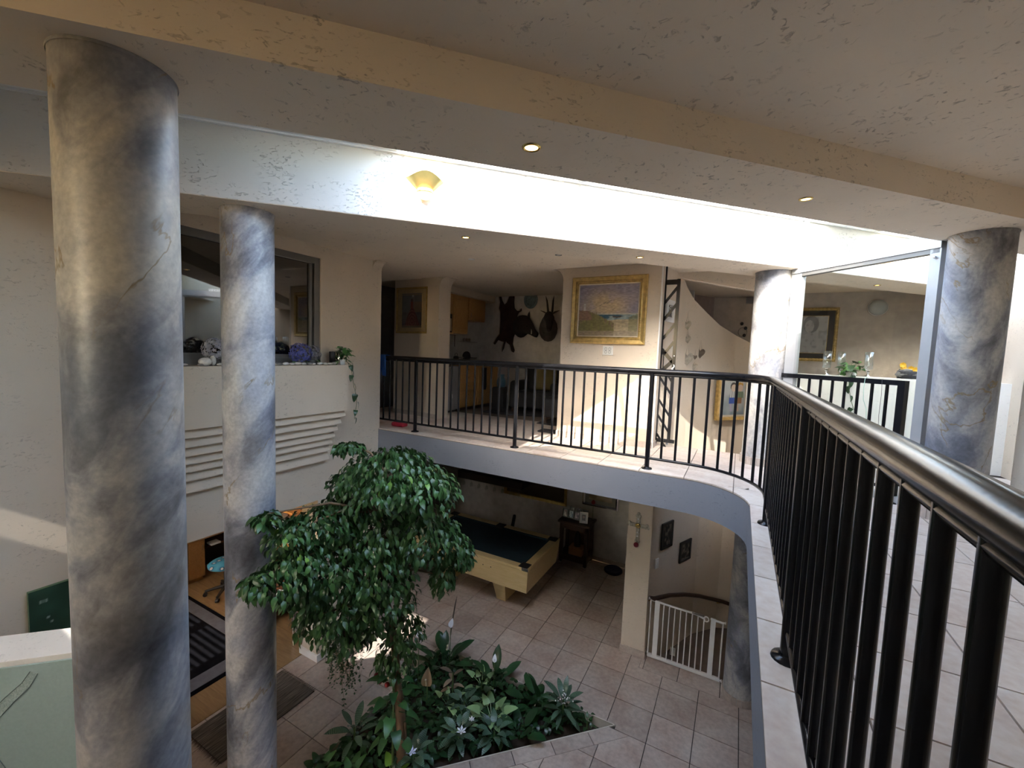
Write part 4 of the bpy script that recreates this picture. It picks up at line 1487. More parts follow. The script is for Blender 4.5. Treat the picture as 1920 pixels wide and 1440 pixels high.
MB().tube([(-0.55, 1.68, WT + 0.09), (-0.55, 2.02, WT + 0.09), (-0.30, 2.02, WT + 0.09), (-0.30, 1.68, WT + 0.09)], 0.005, 5, closed=True).build('rim', BLACKP, t)
t2 = T('plate', 'dark plate standing in the dish rack', 'plate', (-0.42, 1.82, WT + 0.02))
MB().tube([(-0.42, 1.815, WT + 0.115), (-0.42, 1.825, WT + 0.115)], [0.09, 0.1], 20).build('rim', BLACKP, t2)
O(MB().box(-0.715, -0.70, 1.38, 1.50, 4.03, 4.14), 'wall_socket', 'brown double socket on the kitchen wall', 'socket', M('brown_socket', (0.16, 0.12, 0.09), 0.5), (-0.71, 1.44, 4.03))
t = T('utensil_rail', 'steel rail with hanging utensils under the wall cabinets', 'rail', (-0.66, 1.4, 4.2))
MB().cyl((-0.66, 1.30, 4.245), (-0.66, 1.78, 4.245), 0.006, 8).build('rod', CHROME, t)
for y, l in ((1.34, 0.16), (1.39, 0.14), (1.73, 0.22)):
    MB().box(-0.665, -0.655, y, y + 0.02, 4.24 - l, 4.24).build('utensil', CHROME, t)
t = T('wire_shelf', 'small wire shelf on the kitchen wall with jars', 'shelf', (-0.62, 2.15, 4.12))
MB().tube([(-0.70, 1.95, 4.13), (-0.70, 2.40, 4.13), (-0.56, 2.40, 4.13), (-0.56, 1.95, 4.13)], 0.005, 6, closed=True).build('tray', CHROME, t)
for y in (1.98, 2.05, 2.12, 2.20, 2.28, 2.36):
    MB().cyl((-0.70, y, 4.13), (-0.56, y, 4.13), 0.003, 5).build('wire', CHROME, t)
for k, y in enumerate((2.03, 2.12, 2.21)):
    o_ = MB().lathe([(0.001, 0), (0.028, 0), (0.03, 0.05), (0.018, 0.065), (0.001, 0.07)], (-0.63, y, 4.136), 12)
    O(o_, 'spice_jar', ['leftmost brown spice jar on the wire shelf', 'middle brown spice jar on the wire shelf', 'rightmost brown spice jar on the wire shelf'][k], 'jar', M('spice%d' % k, (0.25, 0.2, 0.15), 0.4), (-0.63, y, 4.136), 'spice jars on the wire shelf')
cl = MB()
pts = []
for k in range(9):
    pts.append((cx + 0.02 + 0.012 * math.sin(k), 1.93 + 0.02 * k))
cl.add([(p[0], p[1], U + 0.80) for p in pts] + [(p[0] + 0.01, p[1], U + 0.36 + (0.06 if i in (0, 8) else 0)) for i, p in enumerate(pts)], [(i, i + 1, i + 10, i + 9) for i in range(8)], True)
ob = O(cl, 'tea_towel', 'dark blue tea towel hanging on the kitchen cabinet door', 'towel', M('navy_cloth', (0.02, 0.03, 0.06), 0.9), (cx, 2.0, U + 0.8))
ob.modifiers.new('thick', 'SOLIDIFY').thickness = 0.006

# ================================================================== BACK WALL TROPHIES
YB = 2.615
hide = [(-0.144, 5.166), (-0.10, 5.02), (-0.04, 4.93), (0.02, 4.97), (0.075, 5.10), (0.095, 5.246), (0.16, 5.16), (0.19, 5.09), (0.185, 4.98), (0.20, 4.86), (0.26, 4.80), (0.33, 4.80), (0.36, 4.85), (0.365, 4.80), (0.30, 4.76), (0.27, 4.70), (0.265, 4.50), (0.24, 4.35), (0.20, 4.25), (0.19, 4.12), (0.24, 3.99), (0.22, 3.945), (0.17, 3.97), (0.13, 4.10), (0.06, 4.14), (0.03, 4.18), (0.0, 4.10), (-0.02, 4.02), (-0.06, 3.95), (-0.05, 4.05), (-0.02, 4.16), (-0.08, 4.17), (-0.16, 4.20), (-0.24, 4.10), (-0.27, 4.12), (-0.20, 4.24), (-0.13, 4.32), (-0.12, 4.60), (-0.13, 4.78), (-0.16, 4.86), (-0.14, 4.98), (-0.17, 5.10)]
m, n, b = base_mat('hide_fur')
a_ = noise(n, opos(n), 6, 5)
n.links.new(ramp(n, a_.outputs[0], [(0.35, (0.030, 0.016, 0.014)), (0.7, (0.075, 0.045, 0.035))]), b.inputs['Base Color'])
b.inputs['Roughness'].default_value = 0.95
n.links.new(bump(n, noise(n, mapping(n, opos(n), (80, 80, 15)), 1, 3).outputs[0], 0.4, 0.006), b.inputs['Normal'])
FUR = m
t = T('animal_hide', 'dark brown antelope hide pinned flat on the back wall', 'hide', (0.05, YB, 4.6))
MB().prism(hide, YB - 0.022, YB, 'y').build('skin', FUR, t)
MB().prism([(p[0] * 0.97 - 0.03, (p[1] - 4.6) * 0.97 + 4.6) for p in hide], YB - 0.01, YB + 0.004, 'y').build('pale_edge', M('pale_skin', (0.42, 0.38, 0.33), 0.8), t)
t = T('wall_plate', 'blue grey ceramic plate on the back wall above the boar head', 'plate', (0.575, YB, 5.015))
pl = MB()
prof = [(0.001, 0.012), (0.07, 0.012), (0.095, 0.02), (0.13, 0.026), (0.165, 0.032), (0.168, 0.028), (0.12, 0.0)]
v, f = [], []
for r0, d in prof:
    for k in range(32):
        a = 2 * PI * k / 32
        v.append((0.575 + r0 * 0.92 * math.cos(a), YB - d, 5.015 + r0 * 1.06 * math.sin(a)))
for i in range(len(prof) - 1):
    for k in range(32):
        f.append((i * 32 + k, i * 32 + (k + 1) % 32, (i + 1) * 32 + (k + 1) % 32, (i + 1) * 32 + k))
pl.add(v, f, True).build('plate_body', M('blue_glaze', (0.16, 0.22, 0.25), 0.25, var=0.3, scale=25), t)
MB().tube([(0.575 + 0.10 * math.cos(a), YB - 0.026, 5.015 + 0.115 * math.sin(a)) for a in [2 * PI * k / 28 for k in range(28)]], 0.004, 5, closed=True).build('ring', M('dark_blue_ring', (0.05, 0.08, 0.10), 0.3), t)
HAIR = M('boar_hair', (0.020, 0.017, 0.017), 0.9, var=0.4, bstr=0.6, bscale=70)
t = T('boar_head', 'mounted dark boar head facing right on the back wall', 'trophy', (0.5, YB, 4.45))
MB().tube([(0.36, YB, 4.47), (0.44, YB - 0.10, 4.49), (0.54, YB - 0.18, 4.50), (0.64, YB - 0.22, 4.45), (0.74, YB - 0.24, 4.37), (0.83, YB - 0.25, 4.31), (0.855, YB - 0.25, 4.30)],
          [(0.17, 0.22), (0.175, 0.22), (0.16, 0.19), (0.12, 0.13), (0.075, 0.08), (0.055, 0.058), (0.045, 0.05)], 16).build('head', HAIR, t)
for dx, dy in ((0.56, -0.10), (0.68, -0.30)):
    MB().tube([(dx, YB + dy, 4.60), (dx + 0.01, YB + dy - 0.01, 4.68), (dx + 0.015, YB + dy, 4.76)], [(0.035, 0.02), (0.028, 0.012), (0.003, 0.003)], 8).build('ear', HAIR, t)
MB().tube([(0.755, YB - 0.31, 4.32), (0.765, YB - 0.33, 4.36), (0.76, YB - 0.33, 4.41)], [0.012, 0.01, 0.002], 8).build('tusk', M('ivory', (0.65, 0.60, 0.50), 0.4), t)
MB().ball((0.665, YB - 0.335, 4.47), 0.012, 8, 6).build('eye', M('eye_gloss', (0.005, 0.005, 0.005), 0.1), t)
ORY = M('oryx_hair', (0.075, 0.062, 0.055), 0.9, var=0.35, bstr=0.4, bscale=90)
t = T('oryx_head', 'mounted oryx head with long straight horns beside the boar', 'trophy', (1.05, YB, 4.4))
MB().tube([(0.98, YB, 4.44), (1.02, YB - 0.12, 4.46), (1.08, YB - 0.26, 4.55), (1.14, YB - 0.36, 4.62)], [(0.19, 0.26), (0.17, 0.22), (0.13, 0.16), (0.10, 0.12)], 16).build('neck', ORY, t)
MB().tube([(1.12, YB - 0.34, 4.66), (1.17, YB - 0.42, 4.60), (1.22, YB - 0.52, 4.50), (1.25, YB - 0.60, 4.40), (1.26, YB - 0.63, 4.37)], [(0.085, 0.10), (0.085, 0.10), (0.065, 0.075), (0.05, 0.055), (0.03, 0.03)], 14).build('head', HAIR, t)
for dx in (-0.035, 0.045):
    MB().tube([(1.15 + dx, YB - 0.36, 4.72), (1.10 + dx * 1.6, YB - 0.28, 4.95), (1.045 + dx * 2.2, YB - 0.18, 5.06)], [0.022, 0.016, 0.003], 10).build('horn', M('horn', (0.02, 0.017, 0.016), 0.5), t)
for dx in (-0.11, 0.12):
    MB().tube([(1.15 + dx * 0.5, YB - 0.36, 4.70), (1.15 + dx, YB - 0.38, 4.73), (1.15 + dx * 1.7, YB - 0.38, 4.76)], [(0.015, 0.01), (0.04, 0.012), (0.004, 0.003)], 8).build('ear', ORY, t)

# ================================================================== SEATING BEHIND THE RAIL
t = T('armchair', 'dark upholstered armchair in shadow at the back of the kitchen', 'chair', (1.05, 2.2, U))
MB().bbox(0.68, 1.42, 1.86, 2.50, U + 0.10, U + 0.42, 0.05, 3).build('seat', DARKF, t)
MB().bbox(0.64, 1.46, 2.38, 2.60, U + 0.10, U + 0.88, 0.07, 3).build('backrest', DARKF, t)
MB().bbox(0.56, 0.72, 1.84, 2.56, U + 0.08, U + 0.60, 0.06, 3).build('armrest', DARKF, t)
MB().bbox(1.38, 1.54, 1.84, 2.56, U + 0.08, U + 0.60, 0.06, 3).build('armrest', DARKF, t)
for x in (0.62, 1.48):
    for y in (1.90, 2.50):
        MB().cyl((x, y, U), (x, y, U + 0.1), 0.022, 8).build('leg', DARKW, t)
t = T('sofa', 'dark grey sofa half hidden behind the painting wall', 'sofa', (1.9, 1.75, U))
MB().bbox(1.62, 2.17, 1.05, 2.30, U + 0.10, U + 0.44, 0.06, 3).build('seat', DARKF, t)
MB().bbox(2.0, 2.18, 1.0, 2.35, U + 0.10, U + 0.86, 0.06, 3).build('backrest', DARKF, t)
MB().bbox(1.60, 2.18, 2.22, 2.40, U + 0.08, U + 0.62, 0.06, 3).build('armrest', DARKF, t)
for x in (1.66, 2.1):
    for y in (1.1, 2.3):
        MB().cyl((x, y, U), (x, y, U + 0.1), 0.022, 8).build('leg', DARKW, t)


def cushion(label, c, s, rot, mat):
    bm = bmesh.new()
    bmesh.ops.create_cube(bm, size=1)
    bmesh.ops.subdivide_edges(bm, edges=list(bm.edges), cuts=5, use_grid_fill=True)
    Mx = Euler(rot).to_matrix()
    for p in bm.verts:
        q = p.co
        k = (1 - (2 * q.x) ** 4 * 0.6) * (1 - (2 * q.z) ** 4 * 0.6)
        q = Vector((q.x * s[0], q.y * s[1] * (0.25 + 0.75 * k), q.z * s[2]))
        p.co = Mx @ q + Vector(c)
    return O(MB().bm(bm, True), 'cushion', label, 'cushion', mat, c, 'cushions on the dark seats')


cushion('mustard yellow cushion leaning on the dark armchair', (1.12, 2.26, U + 0.62), (0.40, 0.16, 0.40), (-0.3, 0, 0.2), M('mustard', (0.20, 0.16, 0.07), 0.9))
zm, n, b = base_mat('zebra_print')
wv = n.nodes.new('ShaderNodeTexWave')
wv.inputs['Scale'].default_value = 9
wv.inputs['Distortion'].default_value = 6
n.links.new(opos(n), wv.inputs['Vector'])
n.links.new(ramp(n, wv.outputs[0], [(0.45, (0.02, 0.02, 0.02)), (0.55, (0.45, 0.44, 0.42))]), b.inputs['Base Color'])
cushion('black and white striped cushion leaning on the dark grey sofa', (1.86, 2.10, U + 0.64), (0.42, 0.16, 0.42), (-0.3, 0.2, -0.7), zm)
O(MB().bbox(0.25, 0.50, 1.72, 1.98, U, U + 0.46, 0.03, 2), 'storage_stool', 'low dark stool at the kitchen end of the mat', 'stool', DARKF, (0.37, 1.85, U))
bagm = M('light_blue_plastic', (0.12, 0.28, 0.42), 0.4)
bg_ = MB()
pr = [(0.001, 0), (0.07, 0.0), (0.085, 0.06), (0.08, 0.13), (0.05, 0.19), (0.065, 0.24), (0.03, 0.22)]
bg_.lathe(pr, (0.38, 1.85, U + 0.46), 14)
for i, p in enumerate(bg_.v):
    k = 1 + 0.14 * math.sin(i * 2.7)
    bg_.v[i] = (0.38 + (p[0] - 0.38) * k, 1.85 + (p[1] - 1.85) * k, p[2])
O(bg_, 'plastic_bag', 'crumpled light blue plastic bag on the dark stool', 'bag', bagm, (0.38, 1.85, U + 0.46))
O(MB().prism([(0.18, 1.50), (0.62, 1.42), (1.55, 1.78), (1.55, 1.0), (2.1, 0.95), (2.1, 2.5), (0.2, 2.5)], U, U + 0.012), 'floor_mat', 'dark floor mat under the armchair and sofa', 'mat', DARKF, (1.0, 2.0, U))
O(MB().bbox(1.86, 2.16, 0.36, 0.58, U, U + 0.02, 0.006, 1), 'door_mat', 'small dark door mat against the painting wall corner', 'mat', DARKF, (2.0, 0.47, U))

# blue garment and red cloth at the rail end
bm = bmesh.new()
gp = [(-0.13, 0.0), (0.03, 0.0), (0.035, -0.10), (0.045, -0.26), (0.05, -0.30), (-0.02, -0.29), (-0.04, -0.17), (-0.07, -0.36), (-0.15, -0.355), (-0.15, -0.18)]
g = MB().prism([(x - 0.03, RZ + 0.035 + z) for x, z in gp], -0.772, -0.762, 'y')
g.prism([(x - 0.03, RZ + 0.035 + z * 0.5) for x, z in gp[:3] + gp[-2:]], -0.698, -0.688, 'y').box(-0.16, 0.0, -0.772, -0.688, RZ + 0.030, RZ + 0.038)
O(g, 'garment', 'blue garment with two dangling ends hung over the rail end', 'cloth', M('royal_blue_cloth', (0.02, 0.09, 0.34), 0.85, var=0.3, bstr=0.5, bscale=30), (-0.08, -0.73, RZ))
O(MB().bbox(-0.02, 0.20, -0.62, -0.50, U, U + 0.06, 0.02, 2), 'folded_cloth', 'folded red cloth on the tiles at the rail end', 'cloth', M('red_cloth', (0.35, 0.015, 0.035), 0.85, bstr=0.4, bscale=30), (0.1, -0.56, U))

# ================================================================== LEAF HELPERS
def leaf_geo(L, W, curl=0.3, fold=0.25, stalk=0.0, shape='ovate', n=6, tip=0.15):
    """leaf along +Y from the origin, face up, drooping to the tip"""
    v, f = [], []
    z = 0.0
    y = 0.0
    b = 0
    if stalk > 0:
        v += [(-0.004, 0, 0), (0.004, 0, 0), (-0.003, stalk, 0), (0.003, stalk, 0)]
        f.append((0, 1, 3, 2))
        b = 4
        y = stalk
    for i in range(n + 1):
        t = i / n
        if shape == 'ovate':
            w_ = math.sin(PI * min(1, t ** 0.75)) ** 0.8
        elif shape == 'lance':
            w_ = math.sin(PI * t) ** 0.7
        elif shape == 'heart':
            w_ = (1 - t) ** 0.6 * (1.0 if t > 0.04 else 0.75)
        else:
            w_ = math.sin(PI * min(1, t ** 0.9)) ** 0.5
        w_ = max(w_, 0.02) * W / 2
        ang = -curl * t * 1.4
        if i:
            y += L / n * math.cos(ang)
            z += L / n * math.sin(ang)
        v += [(-w_, y, z + fold * w_), (0, y, z), (w_, y, z + fold * w_)]
    for i in range(n):
        a = b + i * 3
        f += [(a, a + 1, a + 4, a + 3), (a + 1, a + 2, a + 5, a + 4)]
    return v, f


def leaf_mesh(name, mat, **k):
    v, f = leaf_geo(**k)
    return MB().add(v, f, True).mesh(name, mat)


LG1 = leaf_mat('ficus_leaf', (0.028, 0.085, 0.022), (0.060, 0.15, 0.040))
LGY = leaf_mat('young_leaf', (0.10, 0.24, 0.035), (0.16, 0.32, 0.05))
LGD = leaf_mat('dark_leaf', (0.012, 0.045, 0.016), (0.025, 0.075, 0.026), None, 0.3)
LGS = leaf_mat('striped_leaf', (0.022, 0.065, 0.036), (0.050, 0.110, 0.065), (0.13, 0.20, 0.145), 0.35)
LGP = leaf_mat('pale_leaf', (0.16, 0.27, 0.11), (0.24, 0.36, 0.17))
LGB = leaf_mat('pothos_leaf', (0.035, 0.13, 0.030), (0.10, 0.25, 0.06))
LGX = leaf_mat('dry_leaf', (0.20, 0.14, 0.09), (0.30, 0.22, 0.15), None, 0.7)
STEM = M('green_stem', (0.06, 0.11, 0.03), 0.6)
BARK = M('ficus_bark', (0.17, 0.11, 0.065), 0.9, var=0.3, bstr=0.5, bscale=40)
PETAL = M('white_petal', (0.82, 0.83, 0.86), 0.5, var=0.05)
pothos_me = leaf_mesh('leaf', LGB, L=0.085, W=0.066, curl=0.7, fold=0.2, stalk=0.03, shape='heart')
pothos_dk = leaf_mesh('leaf', LGD, L=0.10, W=0.078, curl=0.6, fold=0.2, stalk=0.02, shape='heart')

# ================================================================== WINDOW LEDGE THINGS
LZ = 3.725
STONE = M('white_pebble', (0.62, 0.60, 0.56), 0.7, var=0.25, scale=20)
STONEG = M('grey_pebble', (0.30, 0.29, 0.28), 0.7, var=0.3, scale=20)
r5 = random.Random(5)
spots = [(0.17, -2.42 + 0.068 * k + r5.uniform(-0.012, 0.012)) for k in range(11)] + [(0.11, -2.40 + 0.085 * k + r5.uniform(-0.012, 0.012)) for k in range(7)] + [(0.15, -3.32), (0.12, -3.25), (0.16, -3.14), (0.14, -2.98), (0.16, -2.93)]
for k, (x, y) in enumerate(spots):
    s = r5.uniform(0.022, 0.036)
    O(MB().ball((x, y, LZ + s * 0.5), s, 10, 7, (r5.uniform(0.8, 1.2), r5.uniform(0.9, 1.5), 0.5), Matrix.Rotation(r5.uniform(0, 3), 3, 'Z')), 'pebble', ('smooth white pebble among the row of stones on the window ledge' if k % 5 else 'grey pebble among the white stones on the window ledge'), 'pebble', STONE if k % 5 else STONEG, (x, y, LZ), 'pebbles on the window ledge')
O(MB().ball((0.15, -3.10, LZ + 0.038), 0.05, 12, 8, (0.8, 1.1, 0.76)).ball((0.14, -3.03, LZ + 0.05), 0.03, 10, 7, (1, 0.8, 1.6)), 'rock', 'large white rock at the left end of the window ledge', 'rock', STONE, (0.15, -3.08, LZ))


def hydrangea(label, x, y, z, r, c1, c2, seed, leafy=False):
    rr = random.Random(seed)
    t = T('hydrangea', label, 'flower', (x, y, LZ))
    MB().lathe([(0.001, 0.0), (0.05, 0.0), (0.06, z - LZ - r * 0.6), (0.001, z - LZ - r * 0.6)], (x, y, LZ), 14).build('pot', DARKALU, t)
    mb = [MB(), MB()]
    for k in range(170):
        d = Vector((rr.gauss(0, 1), rr.gauss(0, 1), rr.gauss(0.25, 0.9))).normalized()
        p = Vector((x, y, z)) + d * r * rr.uniform(0.88, 1.03)
        q = d.to_track_quat('Z', 'Y').to_matrix() @ Matrix.Rotation(rr.uniform(0, 3), 3, 'Z')
        s = r * 0.16
        b_ = mb[k % 2]
        for a in range(4):
            an = a * PI / 2
            e = q @ Vector((math.cos(an), math.sin(an), 0.25)) * s
            g = q @ Vector((math.cos(an + 0.6), math.sin(an + 0.6), 0.1)) * s * 0.75
            h = q @ Vector((math.cos(an - 0.6), math.sin(an - 0.6), 0.1)) * s * 0.75
            b_.add([p, p + h, p + e, p + g], [(0, 1, 2, 3)])
    a = mb[0].build('florets', M('floret_' + str(seed), c1, 0.7, var=0.3), t)
    b = mb[1].build('florets', M('floretb_' + str(seed), c2, 0.7, var=0.3), t)
    a['kind'] = b['kind'] = 'stuff'
    for k in range(4):
        an = k * 1.7 + 0.3
        inst(leaf_big, 'leaf', t, (0.03 * math.cos(an), 0.03 * math.sin(an), z - LZ - r * 0.75), (0.1, 0, an), 0.9)
    return t


leaf_big = leaf_mesh('leaf', LGB, L=0.12, W=0.085, curl=0.5, fold=0.2)
hydrangea('pale grey lilac hydrangea at the left of the window ledge', 0.10, -2.99, 3.87, 0.105, (0.30, 0.31, 0.38), (0.40, 0.38, 0.42), 1)
hydrangea('deep blue hydrangea right of the second column on the ledge', 0.10, -2.13, 3.85, 0.115, (0.07, 0.09, 0.34), (0.12, 0.13, 0.42), 2)
hydrangea('faded grey hydrangea behind the deep blue one', 0.06, -1.96, 3.85, 0.095, (0.20, 0.20, 0.24), (0.28, 0.27, 0.30), 3)
t = T('candle_holder', 'black and silver cylinder candle holder at the ledge end', 'candle holder', (0.10, -1.71, LZ))
MB().lathe([(0.001, 0), (0.035, 0), (0.035, 0.15), (0.03, 0.155), (0.03, 0.12), (0.001, 0.12)], (0.10, -1.72, LZ), 20).build('dark_tube', BLACKP, t)
MB().lathe([(0.001, 0), (0.022, 0), (0.022, 0.14), (0.018, 0.14), (0.018, 0.11), (0.001, 0.11)], (0.145, -1.665, LZ), 16).build('silver_tube', CHROME, t)


def pothos(label, c, h, n, trail, seed, drop_dir, spread=0.11):
    rr = random.Random(seed)
    t = T('pothos_plant', label, 'plant', c)
    MB().lathe([(0.001, 0), (0.045, 0.0), (0.055, 0.06), (0.05, 0.062), (0.001, 0.05)], c, 14).build('pot', WHITEM, t)
    for k in range(n):
        az = rr.uniform(0, 2 * PI)
        inst(pothos_me if k % 4 else pothos_dk, 'leaf', t, (rr.uniform(-0.4, 0.4) * spread, rr.uniform(-0.6, 0.6) * spread, 0.04 + rr.uniform(0, h)), (rr.uniform(-0.5, 0.9), rr.uniform(-0.5, 0.5), az), rr.uniform(0.6, 1.15))
    if trail:
        path = [Vector(p) for p in trail]
        MB().tube([p + Vector(c) for p in path], 0.003, 5).build('vine', STEM, t)
        m_ = len(path)
        k = 0
        for i in range(1, m_):
            for s in ((0.3, 0.85) if i < 3 else (0.6,)):
                p = path[i - 1].lerp(path[i], s)
                k += 1
                inst(pothos_dk, 'leaf', t, p, (-0.9 + rr.uniform(-0.2, 0.2), rr.uniform(-0.3, 0.3), drop_dir + (0.7 if k % 2 else -0.7) + rr.uniform(-0.3, 0.3)), rr.uniform(0.75, 1.05))
    return t


pothos('variegated pothos on the window ledge end with a long trailing vine', (0.13, -1.60 - 0.02, LZ), 0.17, 46, [(0.05, 0.02, 0.05), (0.13, 0.04, 0.0), (0.14, 0.05, -0.13), (0.15, 0.07, -0.27), (0.15, 0.11, -0.38), (0.14, 0.12, -0.48), (0.14, 0.10, -0.58), (0.14, 0.09, -0.66)], 4, -PI / 2)

# ================================================================== BEYOND THE GLASS
t = T('wall_lamp', 'round frosted bulkhead wall lamp behind the glass screen', 'lamp', (6.17, 3.35, 4.85))
v, f = [], []
prof = [(0.118, 0.0), (0.118, 0.03), (0.105, 0.06), (0.07, 0.085), (0.001, 0.095)]
for r0, d in prof:
    for k in range(28):
        a = 2 * PI * k / 28
        v.append((6.17 + r0 * math.cos(a), 3.35 - d, 4.85 + r0 * math.sin(a)))
for i in range(len(prof) - 1):
    for k in range(28):
        f.append((i * 28 + k, i * 28 + (k + 1) % 28, (i + 1) * 28 + (k + 1) % 28, (i + 1) * 28 + k))
MB().add(v, f, True).build('diffuser', M('frosted_lamp', (0.42, 0.46, 0.47), 0.4), t)
MB().tube([(6.17 + 0.12 * math.cos(a), 3.345, 4.85 + 0.12 * math.sin(a)) for a in [2 * PI * k / 28 for k in range(28)]], 0.008, 6, closed=True).build('bezel', WHITEM, t)
PZ = 3.815
for k, (x, y, lab) in enumerate(((5.32, 1.42, 'clear hurricane glass on the parapet nearest the dim column'), (5.47, 1.46, 'clear hurricane glass on the parapet left of the trailing plant'), (5.72, 1.38, 'clear hurricane glass on the parapet right of the trailing plant'))):
    t = T('hurricane_glass', lab, 'candle holder', (x, y, PZ), 'hurricane glasses on the parapet')
    MB().lathe([(0.001, 0.0), (0.04, 0.0), (0.042, 0.008), (0.012, 0.02), (0.01, 0.05), (0.022, 0.06), (0.010, 0.075), (0.02, 0.085)], (x, y, PZ), 16).build('foot', CHROME, t)
    MB().lathe([(0.02, 0.085), (0.046, 0.09), (0.047, 0.30), (0.045, 0.30), (0.044, 0.095)], (x, y, PZ), 20).build('chimney', GLASSC, t)
pothos('green trailing plant in a pot on the parapet behind the glass screen', (5.56, 1.36, PZ), 0.12, 40, [(0.0, -0.05, 0.04), (-0.02, -0.09, 0.0), (-0.03, -0.10, -0.12), (0.0, -0.10, -0.28), (0.05, -0.10, -0.42)], 9, PI, 0.2)
t = T('basket', 'grey woven basket of yellow flowers on the parapet by the right column', 'basket', (6.09, 1.42, PZ))
for k in range(6):
    r0 = 0.10 - 0.010 * abs(k - 2)
    MB().tube([(6.09 + r0 * math.cos(a), 1.42 + r0 * 0.8 * math.sin(a), PZ + 0.014 + 0.018 * k + 0.004 * math.sin(6 * a)) for a in [2 * PI * q / 24 for q in range(24)]], 0.012, 6, closed=True).build('coil', M('wicker%d' % k, (0.22, 0.21, 0.20), 0.8, var=0.4, scale=60), t)
MB().lathe([(0.001, 0.002), (0.09, 0.002), (0.095, 0.09), (0.001, 0.10)], (6.09, 1.42, PZ), 18).build('lining', DARKF, t)
YEL = M('yellow_petal', (0.72, 0.42, 0.03), 0.6)
for dx, dy, dz in ((-0.05, -0.03, 0.13), (0.05, -0.06, 0.11), (0.03, 0.02, 0.12), (-0.06, -0.04, 0.16)):
    mb = MB()
    for a in range(8):
        an = a * PI / 4
        c = Vector((6.09 + dx, 1.42 + dy, PZ + dz))
        e = Vector((math.cos(an), -0.4, math.sin(an))) * 0.035
        s_ = Vector((-math.sin(an), 0, math.cos(an))) * 0.012
        mb.add([c, c + e * 0.6 + s_, c + e, c + e * 0.6 - s_], [(0, 1, 2, 3)])
    mb.build('flower', YEL, t)

# ================================================================== LOWER LEVEL: POOL TABLE
t = T('pool_table', 'pale beech pool table with dark blue felt', 'pool table', (0.75, 0.84, 0))
X0, X1, Y0, Y1 = -0.35, 1.865, 0.225, 1.455
ZT = 0.82
b_ = MB()
v = [(X0 + 0.03, Y0 + 0.05, 0.42), (X1 - 0.03, Y0 + 0.05, 0.42), (X1 - 0.03, Y1 - 0.05, 0.42), (X0 + 0.03, Y1 - 0.05, 0.42), (X0, Y0, 0.78), (X1, Y0, 0.78), (X1, Y1, 0.78), (X0, Y1, 0.78)]
b_.add(v, [(0, 3, 2, 1), (4, 5, 6, 7), (0, 1, 5, 4), (1, 2, 6, 5), (2, 3, 7, 6), (3, 0, 4, 7)])
b_.build('cabinet', BEECH, t)
for (a0, a1, c0, c1) in ((X0, X1, Y0, Y0 + 0.12), (X0, X1, Y1 - 0.12, Y1), (X0, X0 + 0.12, Y0 + 0.12, Y1 - 0.12), (X1 - 0.12, X1, Y0 + 0.12, Y1 - 0.12)):
    MB().bbox(a0, a1, c0, c1, 0.78, ZT, 0.006, 1).build('rail', BEECH, t)
MB().box(X0 + 0.11, X1 - 0.11, Y0 + 0.11, Y1 - 0.11, 0.775, 0.79).build('felt', FELT, t)
for (a0, a1, c0, c1) in ((X0 + 0.12, X1 - 0.12, Y0 + 0.12, Y0 + 0.16), (X0 + 0.12, X1 - 0.12, Y1 - 0.16, Y1 - 0.12), (X0 + 0.12, X0 + 0.16, Y0 + 0.16, Y1 - 0.16), (X1 - 0.16, X1 - 0.12, Y0 + 0.16, Y1 - 0.16)):
    MB().bbox(a0, a1, c0, c1, 0.785, ZT - 0.004, 0.008, 1).build('cushion', FELT, t)
xm = (X0 + X1) / 2
for px, py in ((X0 + 0.09, Y0 + 0.09), (X1 - 0.09, Y0 + 0.09), (X0 + 0.09, Y1 - 0.09), (X1 - 0.09, Y1 - 0.09), (xm, Y0 + 0.08), (xm, Y1 - 0.08)):
    MB().bbox(px - 0.085, px + 0.085, py - 0.085, py + 0.085, ZT - 0.035, ZT + 0.006, 0.02, 2).build('pocket', BLACKP, t)
for px, py in ((X1, Y0), (X0, Y0), (X1, Y1), (X0, Y1)):
    sx = 1 if px > 0.5 else -1
    sy = 1 if py > 0.8 else -1
    MB().bbox(min(px + sx * 0.006, px - sx * 0.10), max(px + sx * 0.006, px - sx * 0.10), py - 0.006 if sy < 0 else py - 0.008, py + 0.008 if sy < 0 else py + 0.006, ZT - 0.04, ZT + 0.004, 0.003, 1).build('corner_strip', CHROME, t)
for lx0, lx1 in ((1.18, 1.37), (0.10, 0.29)):
    for ly0, ly1 in ((0.48, 0.86), (0.98, 1.30)):
        b_ = MB()
        b_.add([(lx0 + 0.02, ly0 + 0.04, 0.02), (lx1 - 0.01, ly0 + 0.04, 0.02), (lx1 - 0.01, ly1, 0.02), (lx0 + 0.02, ly1, 0.02), (lx0 - 0.04, ly0 - 0.06, 0.43), (lx1 + 0.02, ly0 - 0.06, 0.43), (lx1 + 0.02, ly1 + 0.03, 0.43), (lx0 - 0.04, ly1 + 0.03, 0.43)], [(0, 3, 2, 1), (4, 5, 6, 7), (0, 1, 5, 4), (1, 2, 6, 5), (2, 3, 7, 6), (3, 0, 4, 7)])
        lg = b_.build('leg', BEECH, t)
        MB().cyl(((lx0 + lx1) / 2 + 0.04, ly0 + 0.08, 0), ((lx0 + lx1) / 2 + 0.04, ly0 + 0.08, 0.025), 0.022, 10).build('foot', CHROME, lg)
for k in (0, 1):
    MB().cyl((1.10 + 0.14 * k, Y0 + 0.007, 0.68), (1.10 + 0.14 * k, Y0 + 0.003, 0.68), 0.008, 8).build('bolt', BLACKP, t)
